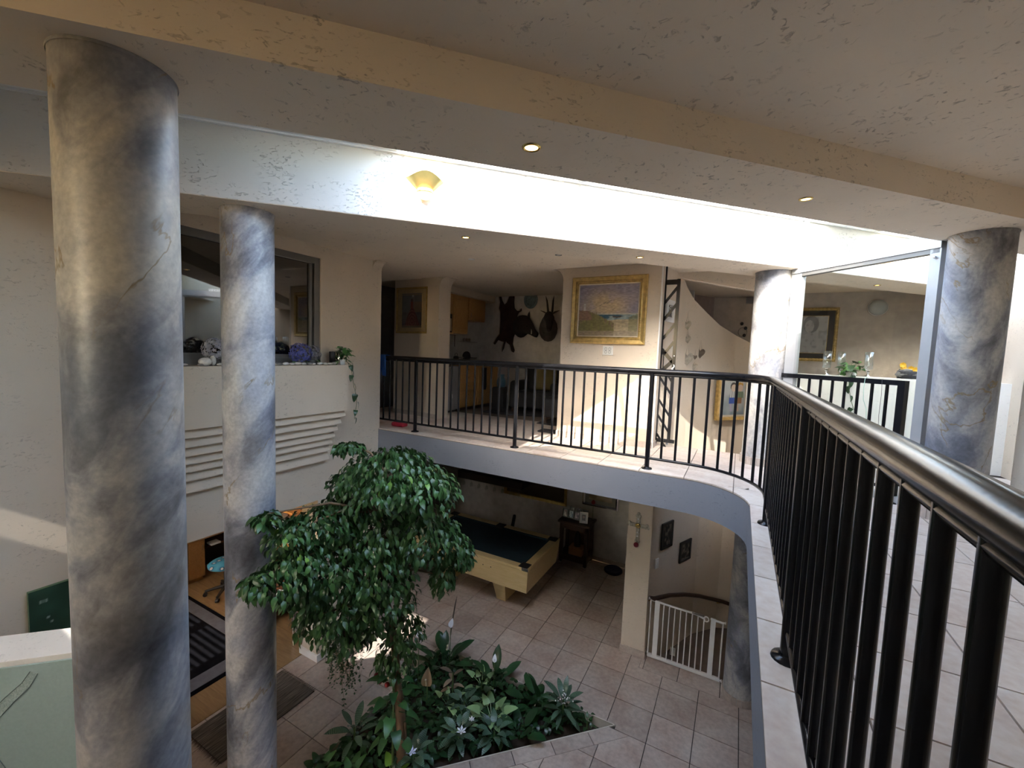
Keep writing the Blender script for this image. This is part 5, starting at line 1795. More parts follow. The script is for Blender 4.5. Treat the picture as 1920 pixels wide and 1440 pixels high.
O(MB().obox((0.90, 1.58, 0.86), (0.045, 0.26, 0.05), Matrix.Rotation(0.5, 3, 'X') @ Matrix.Rotation(0.3, 3, 'Z')), 'cue_rest', 'black cue rest leaning behind the pool table', 'cue rest', BLACKP, (0.9, 1.6, 0.8))

# long lamp bar with hanging glasses over the table
t = T('glass_rack', 'long black hanging rack above the pool table with glasses', 'rack', (0.0, 2.3, 1.25))
MB().bbox(-0.75, 0.78, 2.10, 2.46, 1.26, 1.42, 0.01, 1).build('bar', BLACKP, t)
MB().cyl((-0.5, 2.28, 1.42), (-0.5, 2.28, 2.485), 0.012, 8).build('hanger', BLACKP, t)
MB().cyl((0.5, 2.28, 1.42), (0.5, 2.28, 2.485), 0.012, 8).build('hanger', BLACKP, t)
for k in range(8):
    x = -0.62 + 0.188 * k
    g = T('wine_glass', ['upside down wine glass hanging at the tree end of the black rack', 'second hanging wine glass from the tree', 'third hanging wine glass from the tree', 'fourth hanging wine glass from the tree', 'fourth hanging wine glass from the right end of the rack', 'third hanging wine glass from the right end of the rack', 'second hanging wine glass from the right end of the rack', 'upside down wine glass hanging at the right end of the black rack'][k], 'glass', (x, 2.16, 1.26), 'wine glasses hanging from the rack')
    MB().lathe([(0.03, 0.0), (0.028, -0.004), (0.004, -0.01), (0.004, -0.06), (0.02, -0.075), (0.032, -0.10), (0.034, -0.13), (0.028, -0.155), (0.027, -0.155)], (x, 2.16, 1.26), 16).build('bowl', GLASSC, g)

# pictures on the pool room wall
t = T('framed_painting', 'wide dark landscape in a bronze frame behind the pool table', 'painting', (0.8, 2.66, 1.2))
o = (0.10, 2.655, 0.935)
frame(t, o, XP, ZP, -YP, 1.42, 0.62, [(0, 0), (0, 0.03), (0.05, 0.02), (0.06, 0.008)], GOLDD)


def dusk(u, v):
    n1 = vnoise(u, v, 6, 51)
    c = lerp(full(u, (0.045, 0.035, 0.016)), full(u, (0.11, 0.085, 0.05)), np.clip(v + 0.4 * (n1 - 0.5), 0, 1))
    return over(c, (v > 0.62 + 0.1 * n1) * 0.6, (0.09, 0.10, 0.11))


paint('canvas', PRINT, t, Vector(o) + Vector((0.06, 0, 0.06)), XP, ZP, -YP, 1.30, 0.50, dusk, 60, 40, 0.008)
t = T('framed_print', 'silver framed print above the dark wooden trolley', 'picture', (2.2, 2.66, 1.3))
o = (1.85, 2.655, 1.06)
frame(t, o, XP, ZP, -YP, 0.69, 0.60, [(0, 0), (0, 0.025), (0.02, 0.03), (0.05, 0.012)], CHROME)
frame(t, o, XP, ZP, -YP, 0.69, 0.60, [(0.05, 0.012), (0.12, 0.012)], M('olive_mount', (0.20, 0.20, 0.17), 0.7), 'mount')
paint('print', PRINTG, t, Vector(o) + Vector((0.12, 0, 0.12)), XP, ZP, -YP, 0.45, 0.36, speckle(53, (0.22, 0.18, 0.12), (0.40, 0.35, 0.26), 5), 40, 40, 0.012)

# dark wooden trolley with photo frames
t = T('wooden_trolley', 'dark stained wooden trolley on wheels beside the pool table', 'trolley', (1.88, 2.35, 0))
MB().bbox(1.56, 2.18, 2.10, 2.55, 0.815, 0.86, 0.01, 1).build('top', DARKW, t)
for x in (1.60, 2.08):
    for y in (2.13, 2.46):
        MB().box(x, x + 0.06, y, y + 0.06, 0.07, 0.815).build('leg', DARKW, t)
        MB().ball((x + 0.03, y + 0.03, 0.035), 0.034, 12, 8, (0.7, 1, 1)).build('caster', CHROME, t)
MB().box(1.60, 2.14, 2.13, 2.15, 0.72, 0.815).build('apron', DARKW, t)
MB().box(1.60, 2.14, 2.13, 2.52, 0.12, 0.22).build('shelf', DARKW, t)
MB().box(1.66, 2.08, 2.50, 2.52, 0.22, 0.80).build('back_panel', M('plywood', (0.20, 0.13, 0.08), 0.7), t)
t = T('wooden_box', 'small light wooden box on the lower shelf of the trolley', 'box', (1.90, 2.28, 0.22))
MB().bbox(1.77, 2.03, 2.18, 2.40, 0.22, 0.36, 0.006, 1).build('box_body', OAK, t)
MB().lathe([(0.001, 0), (0.06, 0), (0.07, 0.12), (0.05, 0.22), (0.02, 0.28), (0.001, 0.28)], (1.90, 2.30, 0.36), 12).build('bottle_bag', BLACKP, t)


def photo(label, x, y, w_, h_, mat, fn, rz=0.0, tilt=0.25):
    t = T('photo_frame', label, 'photo frame', (x, y, 0.86), 'photo frames on the trolley')
    Rm = Matrix.Rotation(rz, 3, 'Z') @ Matrix.Rotation(-tilt, 3, 'X')
    ux, uz, nn_ = Rm @ XP, Rm @ ZP, Rm @ -YP
    o = Vector((x, y, 0.862)) - ux * w_ / 2
    frame(t, o, ux, uz, nn_, w_, h_, [(0, -0.008), (0, 0.01), (0.016, 0.01), (0.016, 0.0)], mat)
    paint('photo', PRINTG, t, o + ux * 0.016 + uz * 0.016, ux, uz, nn_, w_ - 0.032, h_ - 0.032, fn, 16, 20, 0.002)
    MB().add([o + ux * w_ * 0.4 - nn_ * 0.008 + uz * h_ * 0.6, o + ux * w_ * 0.6 - nn_ * 0.008 + uz * h_ * 0.6, o + ux * w_ * 0.6 - nn_ * 0.09 - uz * 0.0 + Vector((0, 0, 0.02)), o + ux * w_ * 0.4 - nn_ * 0.09 + Vector((0, 0, 0.02))], [(0, 1, 2, 3)]).build('stand', BLACKP, t)


photo('black photo frame with a reddish photo at the left of the trolley', 1.63, 2.30, 0.11, 0.155, BLACKP, speckle(61, (0.10, 0.05, 0.05), (0.40, 0.30, 0.28), 4))
photo('black photo frame with a blue photo on the trolley', 1.75, 2.29, 0.11, 0.155, BLACKP, speckle(62, (0.04, 0.08, 0.16), (0.30, 0.36, 0.42), 4))
photo('black photo frame with a pink photo beside the white frame', 1.87, 2.27, 0.11, 0.155, BLACKP, speckle(63, (0.10, 0.07, 0.10), (0.40, 0.30, 0.32), 4))
photo('black photo frame behind the blue photo', 1.72, 2.42, 0.11, 0.17, BLACKP, speckle(64, (0.05, 0.05, 0.07), (0.30, 0.28, 0.26), 4))
photo('black photo frame behind the pink photo', 1.85, 2.42, 0.11, 0.17, BLACKP, speckle(65, (0.05, 0.04, 0.05), (0.26, 0.24, 0.26), 4))
photo('black photo frame at the back right of the trolley', 1.98, 2.42, 0.11, 0.16, BLACKP, speckle(67, (0.05, 0.04, 0.05), (0.26, 0.24, 0.26), 4))


def white_photo(u, v):
    c = full(u, (0.72, 0.74, 0.76))
    c = over(c, ((np.abs(u - 0.5) < 0.28) & (np.abs(v - 0.5) < 0.32)) * 1.0, (0.16, 0.17, 0.20))
    return over(c, (np.hypot(u - 0.5, v - 0.55) < 0.15) * 0.8, (0.45, 0.40, 0.38))


photo('white photo frame standing at the front corner of the trolley', 2.03, 2.20, 0.15, 0.20, WHITEM, white_photo, 0.25)
t = T('rose_vase', 'slim glass vase with a dark red rose on the trolley', 'vase', (2.13, 2.42, 0.86))
MB().lathe([(0.001, 0.0), (0.03, 0.0), (0.02, 0.05), (0.012, 0.15), (0.018, 0.20)], (2.13, 2.42, 0.86), 14).build('vase', GLASSC, t)
MB().cyl((2.13, 2.42, 0.88), (2.13, 2.42, 1.18), 0.004, 6).build('stem', STEM, t)
MB().ball((2.13, 2.42, 1.21), 0.04, 12, 8, (1, 1, 0.9)).ball((2.13, 2.42, 1.235), 0.025, 10, 7).build('rose', M('rose_red', (0.16, 0.008, 0.012), 0.6), t)
t = T('pet_bowl', 'round dark blue pet cushion on the tiles by the pillar', 'pet bed', (2.575, 2.40, 0))
MB().lathe([(0.001, 0.0), (0.14, 0.0), (0.165, 0.02), (0.165, 0.045), (0.15, 0.06), (0.13, 0.05), (0.001, 0.04)], (2.575, 2.40, 0), 32).build('bowl', M('navy_plush', (0.012, 0.018, 0.06), 0.8), t)

# ================================================================== PILLAR THINGS, CHILD GATE, STAIRS
t = T('wall_cross', 'ornate silver cross with a red rose on the pillar', 'cross', (3.34, 0.40, 1.7))
SILV = M('antique_silver', (0.50, 0.48, 0.40), 0.35, 0.7, var=0.3, scale=40)
cy = 0.388
MB().bbox(3.318, 3.368, cy - 0.012, cy + 0.012, 1.57, 1.90, 0.006, 1).build('upright', SILV, t)
MB().bbox(3.235, 3.455, cy - 0.012, cy + 0.012, 1.745, 1.795, 0.006, 1).build('crossbar', SILV, t)
for x, z in ((3.343, 1.905), (3.235, 1.77), (3.455, 1.77), (3.343, 1.57)):
    for a in range(3):
        an = a * 2 * PI / 3 + PI / 2
        MB().ball((x + 0.02 * math.cos(an), cy, z + 0.02 * math.sin(an)), 0.022, 10, 6, (1, 0.5, 1)).build('finial', SILV, t)
MB().ball((3.343, cy - 0.012, 1.77), 0.035, 12, 8, (1, 0.4, 1)).build('boss', BRASS, t)
for z in (1.86, 1.68, 1.63):
    MB().ball((3.343, cy - 0.014, z), 0.010, 8, 6).build('stud', PETAL, t)
MB().ball((3.335, cy - 0.02, 1.515), 0.032, 12, 8).ball((3.345, cy - 0.03, 1.53), 0.02, 10, 6).build('rose', M('deep_rose', (0.20, 0.01, 0.03), 0.6), t)
wd = Vector((0.39, 0.92, 0)).normalized()
wn = Vector((0.92, -0.39, 0)).normalized()
for lab, p, w_, z0, h_ in (('dark relief picture nearer the pillar on the stair wall', (3.592, 0.655), 0.27, 1.395, 0.36), ('dark relief picture deeper in the stairwell', (3.785, 1.115), 0.30, 1.065, 0.30)):
    t = T('relief_picture', lab, 'picture', (p[0], p[1], z0))
    o = Vector((p[0], p[1], z0)) + wn * 0.006
    frame(t, o, wd, ZP, wn, w_, h_, [(0, 0), (0, 0.02), (0.035, 0.022), (0.04, 0.008)], BLACKP)
    paint('relief', PRINT, t, o + wd * 0.04 + ZP * 0.04, wd, ZP, wn, w_ - 0.08, h_ - 0.08, speckle(71 + len(lab), (0.012, 0.012, 0.012), (0.16, 0.14, 0.11), 7), 30, 30, 0.009)
t = T('light_switch', 'white light switch beside the pillar on the stair wall', 'switch', (3.565, 0.60, 1.16))
MB().obox(Vector((3.567, 0.60, 1.23)) + wn * 0.008, (0.07, 0.014, 0.13), Matrix.Rotation(math.atan2(0.92, 0.39), 3, 'Z')).build('plate', WHITEM, t)
MB().obox(Vector((3.567, 0.60, 1.24)) + wn * 0.017, (0.025, 0.008, 0.04), Matrix.Rotation(math.atan2(0.92, 0.39), 3, 'Z')).build('rocker', WHITEM, t)
t = T('stair_handrail', 'dark curved handrail on the stair wall behind the child gate', 'handrail', (3.65, 0.7, 0.7))
hp = []
for (x, y), z in zip(cw, (0.86, 0.78, 0.66, 0.50, 0.32, 0.18, 0.05)):
    hp.append((x + 0.07, y - 0.03, z - 0.05))
MB().tube([(hp[0][0] - 0.06, hp[0][1] + 0.02, hp[0][2] - 0.02)] + hp, 0.028, 12).build('rail', DARKW, t)
for i in (0, 2, 4):
    MB().cyl((hp[i][0], hp[i][1], hp[i][2] - 0.02), (cw[i][0], cw[i][1] + 0.0, hp[i][2] - 0.06), 0.009, 8).build('bracket', BRASS, t)
t = T('child_gate', 'white metal child safety gate across the stair opening', 'gate', (3.97, 0.47, 0))
yg = 0.47
MB().box(3.545, 4.41, yg - 0.014, yg + 0.014, 0.015, 0.055).build('base_bar', WHITEM, t)
for x0, x1 in ((3.605, 3.665), (4.265, 4.32)):
    MB().box(x0, x1, yg - 0.012, yg + 0.012, 0.055, 0.78).build('upright', WHITEM, t)
MB().cyl((3.552, yg, 0.05), (3.552, yg, 0.79), 0.009, 8).build('side_post', WHITEM, t)
MB().cyl((4.40, yg, 0.05), (4.40, yg, 0.765), 0.009, 8).build('side_post', WHITEM, t)
MB().tube([(3.545, yg, 0.79), (3.70, yg, 0.782), (3.80, yg, 0.778)], 0.013, 8).build('top_bar', WHITEM, t)
MB().tube([(3.80, yg, 0.778), (4.08, yg, 0.775), (4.14, yg, 0.76), (4.20, yg, 0.745)], 0.013, 8).build('door_bar', WHITEM, t)
MB().tube([(4.26, yg, 0.765), (4.41, yg, 0.76)], 0.014, 8).build('top_bar', WHITEM, t)
MB().tube([(4.215 + 0.028 * math.cos(a), yg, 0.748 + 0.03 * math.sin(a)) for a in [2 * PI * k / 16 for k in range(16)]], 0.008, 8, closed=True).build('latch_ring', WHITEM, t)
MB().box(4.05, 4.19, yg - 0.012, yg + 0.012, 0.775, 0.787).build('latch', DARKALU, t)
for k in range(8):
    x = 3.715 + 0.068 * k
    MB().cyl((x, yg, 0.055), (x, yg, 0.775 - (0.01 if k > 5 else 0)), 0.0075, 8).build('bar', WHITEM, t)
for x, z, s in ((3.535, 0.80, -1), (3.535, 0.06, -1), (4.42, 0.77, 1), (4.42, 0.03, 1)):
    MB().cyl((x, yg, z), (x + 0.03 * s * 0.4, yg, z), 0.018, 10).cyl((x - 0.02 * s, yg, z), (x + 0.02 * s * 0.5, yg, z), 0.007, 8).build('wall_cup', WHITEM, t)
O(MB().box(3.78, 3.85, 0.90, 0.91, -0.16, -0.05), 'stair_tag', 'small white card on the stairs behind the child gate', 'card', WHITEM, (3.81, 0.905, -0.16))

# ================================================================== STUDY
t = T('study_cabinet', 'oak study cabinet with four drawers and a door', 'cabinet', (-3.4, -1.8, 0))
MB().box(-3.75, -3.22, -2.6, -1.54, 0.06, 0.70).build('body', OAK, t)
MB().box(-3.72, -3.25, -2.6, -1.56, 0.0, 0.06).build('plinth', OAK, t)
for y0, y1 in ((-2.58, -2.20), (-2.19, -1.80)):
    for k in range(4):
        MB().bbox(-3.22, -3.20, y0 + 0.003, y1 - 0.003, 0.07 + 0.155 * k, 0.07 + 0.155 * k + 0.15, 0.003, 1).build('drawer', OAK, t)
d = MB().bbox(-3.22, -3.20, -1.785, -1.55, 0.07, 0.69, 0.003, 1).build('door', OAK, t)
MB().cyl((-3.19, -1.585, 0.52), (-3.19, -1.585, 0.61), 0.006, 8).build('handle', CHROME, d)
O(MB().bbox(-3.80, -3.17, -2.7, -0.78, 0.70, 0.74, 0.006, 1), 'worktop', 'oak worktop along the study wall', 'worktop', OAK, (-3.5, -1.7, 0.7))
t = T('desk_shelf', 'dark open shelf unit under the study worktop', 'shelf', (-3.5, -1.2, 0))
MB().box(-3.75, -3.70, -1.53, -0.80, 0, 0.70).build('back', BLACKP, t)
MB().box(-3.70, -3.25, -0.84, -0.80, 0, 0.70).build('side', DARKW, t)
MB().box(-3.70, -3.25, -1.50, -0.84, 0.50, 0.53).build('tray', DARKW, t)
O(MB().bbox(-3.35, -3.20, -1.45, -1.30, 0.53, 0.56, 0.004, 1), 'letter_tray', 'white stapler on the dark shelf tray', 'stapler', WHITEM, (-3.28, -1.38, 0.53))

cm, n, b = base_mat('patterned_fabric')
vo = n.nodes.new('ShaderNodeTexVoronoi')
vo.inputs['Scale'].default_value = 9
n.links.new(opos(n), vo.inputs['Vector'])
n.links.new(ramp(n, vo.outputs['Distance'], [(0.1, (0.55, 0.10, 0.06)), (0.22, (0.65, 0.66, 0.66)), (0.3, (0.02, 0.05, 0.12)), (0.42, (0.05, 0.28, 0.45)), (0.8, (0.09, 0.36, 0.52))]), b.inputs['Base Color'])
b.inputs['Roughness'].default_value = 0.85
t = T('office_chair', 'office chair with a blue patterned seat in the study', 'chair', (-2.5, -1.60, 0))
sx, sy = -2.52, -1.58
MB().lathe([(0.001, 0.44), (0.20, 0.445), (0.235, 0.465), (0.24, 0.49), (0.21, 0.515), (0.001, 0.525)], (sx, sy, 0), 28).build('seat', cm, t)
MB().cyl((sx, sy, 0.10), (sx, sy, 0.44), 0.028, 12).build('gas_lift', BLACKP, t)
for k in range(5):
    a = 2 * PI * k / 5 + 0.35
    e = (sx + 0.27 * math.cos(a), sy + 0.27 * math.sin(a))
    lg = MB().tube([(sx, sy, 0.12), (sx + 0.14 * math.cos(a), sy + 0.14 * math.sin(a), 0.105), (e[0], e[1], 0.08)], [0.03, 0.024, 0.02], 8).build('base_arm', BLACKP, t)
    MB().tube([(e[0] - 0.02 * math.sin(a), e[1] + 0.02 * math.cos(a), 0.03), (e[0] + 0.02 * math.sin(a), e[1] - 0.02 * math.cos(a), 0.03)], 0.03, 12).build('caster', BLACKP, lg)
MB().tube([(sx + 0.05, sy + 0.20, 0.46), (sx + 0.06, sy + 0.27, 0.60), (sx + 0.07, sy + 0.26, 0.80)], 0.02, 8).build('back_stem', BLACKP, t)
MB().bbox(sx - 0.15, sx + 0.25, sy + 0.22, sy + 0.27, 0.68, 1.05, 0.02, 2).build('backrest', BLACKP, t)
# rug
rg_ = T('rug', 'black rug with wide grey borders on the study floor', 'rug', (-1.9, -2.6, 0))
MB().box(-3.10, -0.74, -3.40, -1.93, 0.0, 0.010).build('field', M('black_pile', (0.008, 0.008, 0.010), 1.0, var=0.2, bstr=0.3, bscale=200, spec=0.0), rg_)
GREYP = M('grey_pile', (0.13, 0.13, 0.15), 1.0, var=0.15, bstr=0.3, bscale=200, spec=0.0)
MB().box(-3.04, -0.80, -2.13, -1.98, 0.010, 0.0125).build('border', GREYP, rg_)
MB().box(-1.0, -0.80, -3.34, -2.13, 0.010, 0.0125).build('border', GREYP, rg_)
MB().box(-3.04, -2.80, -3.34, -2.13, 0.010, 0.0125).build('border', GREYP, rg_)
for k in range(3):
    MB().tube([(-2.98 + 0.09 * k + 0.03 * math.cos(a), -2.05 + 0.03 * math.sin(a) + (0.04 if k == 1 else 0) - 0.02, 0.0125) for a in [2 * PI * q / 14 for q in range(14)]], 0.004, 5, closed=True).build('motif', BLACKP, rg_)
# desk with books
t = T('desk', 'red brown desk with a chrome leg beside the short wall', 'desk', (-0.9, -1.5, 0))
MB().bbox(-1.65, -0.36, -1.84, -0.95, 0.70, 0.74, 0.008, 1).build('top', wood('cherry', (0.16, 0.055, 0.025), (0.25, 0.09, 0.04), 0.35), t)
MB().cyl((-0.575, -1.74, 0.0), (-0.575, -1.74, 0.70), 0.038, 18).build('leg', CHROME, t)
MB().bbox(-1.60, -1.20, -1.80, -1.00, 0.08, 0.70, 0.004, 1).build('pedestal', DARKW, t)
MB().box(-1.2, -0.62, -1.02, -1.0, 0.30, 0.70).build('modesty_panel', DARKW, t)
bc = [(0.35, 0.36, 0.45), (0.55, 0.55, 0.58), (0.20, 0.16, 0.22), (0.45, 0.40, 0.42), (0.16, 0.22, 0.35)]
bl = ['grey blue book at the bottom of the stack on the desk corner', 'pale grey book second in the stack on the desk corner', 'dark plum book in the middle of the stack on the desk corner', 'mauve book fourth in the stack on the desk corner', 'blue book on top of the stack on the desk corner']
for k in range(5):
    a = 0.5 + 0.08 * math.sin(k * 2.1)
    z = 0.74 + 0.024 * k
    t = T('book', bl[k], 'book', (-0.60, -1.72, z), 'books stacked on the desk corner')
    Rz = Matrix.Rotation(a, 3, 'Z')
    c = Vector((-0.60 + 0.012 * math.sin(k * 1.3), -1.70, z + 0.0115))
    MB().obox(c + Rz @ Vector((0.004, 0, 0)), (0.222, 0.152, 0.016), Rz).build('pages', WHITEM, t)
    cm_ = M('book_cover_%d' % k, bc[k], 0.5)
    MB().obox(c + Vector((0, 0, 0.0095)), (0.23, 0.16, 0.003), Rz).obox(c - Vector((0, 0, 0.0095)), (0.23, 0.16, 0.003), Rz).obox(c - Rz @ Vector((0.114, 0, 0)), (0.003, 0.16, 0.022), Rz).build('cover', cm_, t)
t = T('book', 'blue book lying behind the stack on the desk', 'book', (-0.85, -1.45, 0.74))
Rz = Matrix.Rotation(0.3, 3, 'Z')
MB().obox((-0.85, -1.45, 0.757), (0.26, 0.18, 0.026), Rz).build('pages', WHITEM, t)
MB().obox((-0.85, -1.45, 0.772), (0.27, 0.19, 0.004), Rz).obox((-0.85, -1.45, 0.742), (0.27, 0.19, 0.004), Rz).build('cover', M('blue_cover', (0.10, 0.16, 0.30), 0.5), t)
O(MB().tube([(-0.62, -1.84, 0.755), (-0.72, -1.87, 0.75), (-0.80, -1.86, 0.62), (-0.86, -1.80, 0.56), (-0.80, -1.5, 0.5)], 0.006, 6), 'cable', 'white cable drooping from the desk edge', 'cable', WHITEM, (-0.75, -1.85, 0.7))
# bookcase with binders
t = T('bookcase', 'orange brown bookcase against the back wall of the study', 'bookcase', (-2.2, -0.9, 0))
ORW = wood('orange_wood', (0.48, 0.20, 0.05), (0.58, 0.27, 0.08))
MB().box(-2.75, -2.72, -1.05, -0.77, 0, 1.30).build('side', ORW, t)
MB().box(-1.63, -1.60, -1.05, -0.77, 0, 1.30).build('side', ORW, t)
MB().box(-2.72, -1.63, -0.79, -0.77, 0, 1.30).build('back', ORW, t)
for z in (0.05, 0.42, 0.74, 1.27):
    MB().box(-2.72, -1.63, -1.05, -0.79, z, z + 0.03).build('shelf', ORW, t)
MB().bbox(-2.70, -2.16, -1.07, -1.05, 0.09, 0.73, 0.004, 1).build('door', ORW, t)
MB().bbox(-2.15, -1.64, -1.07, -1.05, 0.09, 0.73, 0.004, 1).build('door', ORW, t)
cols = [(0.62, 0.66, 0.64), (0.55, 0.62, 0.60), (0.66, 0.66, 0.62), (0.03, 0.03, 0.035), (0.60, 0.64, 0.62), (0.10, 0.14, 0.25), (0.62, 0.62, 0.60), (0.55, 0.52, 0.46), (0.05, 0.05, 0.05), (0.64, 0.66, 0.66), (0.6, 0.62, 0.6), (0.04, 0.04, 0.05)]
names = ['first', 'second', 'third', 'fourth', 'fifth', 'sixth', 'seventh', 'eighth', 'ninth', 'tenth', 'eleventh', 'last']
for k in range(12):
    x = -2.70 + 0.087 * k
    h = 0.33 + 0.04 * math.sin(k * 2.3)
    dark = sum(cols[k]) < 0.6
    t = T('ring_binder', '%s %s ring binder counted from the column on the bookcase' % (names[k], 'dark' if dark else 'pale'), 'binder', (x, -0.98, 0.77), 'ring binders on the bookcase')
    bd = MB().bbox(x, x + 0.075, -1.04, -0.82, 0.77, 0.77 + h, 0.004, 1).build('cover', M('binder_%d' % k, cols[k], 0.5), t)
    MB().box(x + 0.015, x + 0.06, -1.042, -1.039, 0.77 + h * 0.45, 0.77 + h * 0.85).build('spine_label', WHITEM, t)
    MB().tube([(x + 0.0375 + 0.012 * math.cos(a), -1.041, 0.77 + h * 0.18 + 0.012 * math.sin(a)) for a in [2 * PI * q / 10 for q in range(10)]], 0.0025, 5, closed=True).build('finger_ring', CHROME, t)
O(MB().bbox(-1.50, -1.42, -0.90, -0.80, 0, 0.5, 0.01, 1), 'waste_bin', 'narrow dark bin between the bookcase and the desk', 'bin', DARKF, (-1.46, -0.85, 0))
# fringed mat
t = T('fringed_mat', 'grey brown woven mat with fringed ends at the study step', 'mat', (0.06, -2.6, 0))
mm, n, b = base_mat('woven_rag')
a_ = noise(n, mapping(n, opos(n), (90, 5, 5)), 1.0, 4)
n.links.new(ramp(n, a_.outputs[0], [(0.35, (0.035, 0.03, 0.024)), (0.55, (0.12, 0.10, 0.08)), (0.75, (0.24, 0.21, 0.17))]), b.inputs['Base Color'])
b.inputs['Roughness'].default_value = 0.95
n.links.new(bump(n, a_.outputs[0], 0.8, 0.006), b.inputs['Normal'])
MB().bbox(-0.25, 0.35, -3.12, -2.13, 0.0, 0.014, 0.004, 1).build('weave', mm, t)
fr_ = MB()
r6 = random.Random(6)
for k in range(44):
    x = -0.25 + 0.60 * (k + 0.5) / 44
    for y, s in ((-2.13, 1), (-3.12, -1)):
        d = r6.uniform(-0.02, 0.02)
        fr_.add([(x - 0.004, y, 0.012), (x + 0.004, y, 0.012), (x + d, y + s * r6.uniform(0.03, 0.06), 0.003)], [(0, 1, 2)])
fo = fr_.build('fringe', M('fringe_thread', (0.05, 0.025, 0.02), 0.95), t)
fo['kind'] = 'stuff'

# ================================================================== LANDING WITH FROSTED GLASS (bottom left)
t = T('landing_wall', 'white plastered landing wall behind the frosted glass panel', 'low wall', (0.35, -4.5, 0))
p = [(-0.03, -4.71), (-0.03, -5.13), (1.0, -4.10), (0.80, -3.88)]
MB().prism([(-0.03, -4.70), (-0.03, -5.10), (1.02, -4.05), (0.82, -3.85)], 0, 2.0).build('wall_body', WHITEW, t)
t = T('glass_balustrade', 'frosted sea green glass panel with etched swirls at bottom left', 'balustrade', (0.6, -4.5, 0.4))
fg, n, b = base_mat('frosted_glass')
a_ = noise(n, wpos(n), 60, 3)
n.links.new(ramp(n, a_.outputs[0], [(0.3, (0.50, 0.66, 0.63)), (0.7, (0.56, 0.72, 0.69))]), b.inputs['Base Color'])
b.inputs['Roughness'].default_value = 0.35
b.inputs['Transmission Weight'].default_value = 0.35
fe, n, b = base_mat('etched_glass')
a_ = noise(n, wpos(n), 150, 3)
n.links.new(ramp(n, a_.outputs[0], [(0.35, (0.28, 0.38, 0.36)), (0.65, (0.50, 0.60, 0.57))]), b.inputs['Base Color'])
b.inputs['Roughness'].default_value = 0.5


def gp_(s, z, off=0.0):
    """on the glass: s along the diagonal from x=0.3"""
    x = 0.30 + s / R2
    y = x - 5.16 - off
    return Vector((x, y, z))


SG = 1.15
MB().add([gp_(0, 0.5), gp_(SG, 0.5), gp_(SG, 2.0), gp_(0, 2.0), gp_(0, 0.5, -0.016), gp_(SG, 0.5, -0.016), gp_(SG, 2.0, -0.016), gp_(0, 2.0, -0.016)], [(0, 1, 2, 3), (7, 6, 5, 4), (3, 2, 6, 7), (0, 4, 5, 1), (1, 5, 6, 2), (0, 3, 7, 4)]).build('panel', fg, t)


def swirl(pts, w0, w1, nm='etched_swirl'):
    m_ = len(pts)
    L_, R_ = [], []
    for i, (s, z) in enumerate(pts):
        a, b2 = pts[max(0, i - 1)], pts[min(m_ - 1, i + 1)]
        d = Vector((b2[0] - a[0], b2[1] - a[1])).normalized()
        w_ = w0 + (w1 - w0) * i / (m_ - 1)
        L_.append((s - d.y * w_, z + d.x * w_))
        R_.append((s + d.y * w_, z - d.x * w_))
    v = [gp_(s, z, 0.003) for s, z in L_ + R_]
    MB().add(v, [(i, m_ + i, m_ + i + 1, i + 1) for i in range(m_ - 1)]).build(nm, fe, t)
    MB().tube([gp_(s, z, 0.004) for s, z in L_], 0.0022, 5).build('etched_line', M('etch_line', (0.16, 0.22, 0.22), 0.6), t)
    MB().tube([gp_(s, z, 0.004) for s, z in R_], 0.0022, 5).build('etched_line', bpy.data.materials['etch_line'], t)


swirl([(0.72, 1.95), (0.68, 1.88), (0.60, 1.80), (0.53, 1.72), (0.49, 1.63), (0.48, 1.54), (0.50, 1.44), (0.54, 1.34), (0.58, 1.25)], 0.02, 0.045)
swirl([(0.28, 1.76), (0.34, 1.77), (0.38, 1.74), (0.39, 1.69), (0.37, 1.65)], 0.012, 0.02)
swirl([(0.26, 1.62), (0.33, 1.56), (0.40, 1.48), (0.46, 1.38), (0.50, 1.28)], 0.012, 0.03)
t = T('canvas_picture', 'dark green canvas picture on the left wall by the landing', 'picture', (-0.03, -4.0, 1.95))
MB().box(-0.03, 0.0, -4.19, -3.70, 1.70, 2.10).build('stretcher', M('canvas_edge', (0.10, 0.16, 0.09), 0.8), t)


def fishes(u, v):
    n1 = vnoise(u, v, 5, 81)
    c = lerp(full(u, (0.008, 0.035, 0.020)), full(u, (0.020, 0.075, 0.045)), n1)
    for cx_, cy_, r in ((0.15, 0.76, 0.045), (0.19, 0.43, 0.016), (0.22, 0.33, 0.02), (0.6, 0.6, 0.05)):
        q = np.hypot((u - cx_), (v - cy_) * 1.2)
        c = over(c, (q < r) * 0.6, (0.42, 0.50, 0.45))
        c = over(c, (q < r * 0.65) * 0.6, (0.03, 0.09, 0.06))
    return c


paint('canvas', PRINT, t, (0.0, -4.19, 1.70), YP, ZP, XP, 0.49, 0.40, fishes, 60, 50, 0.001)

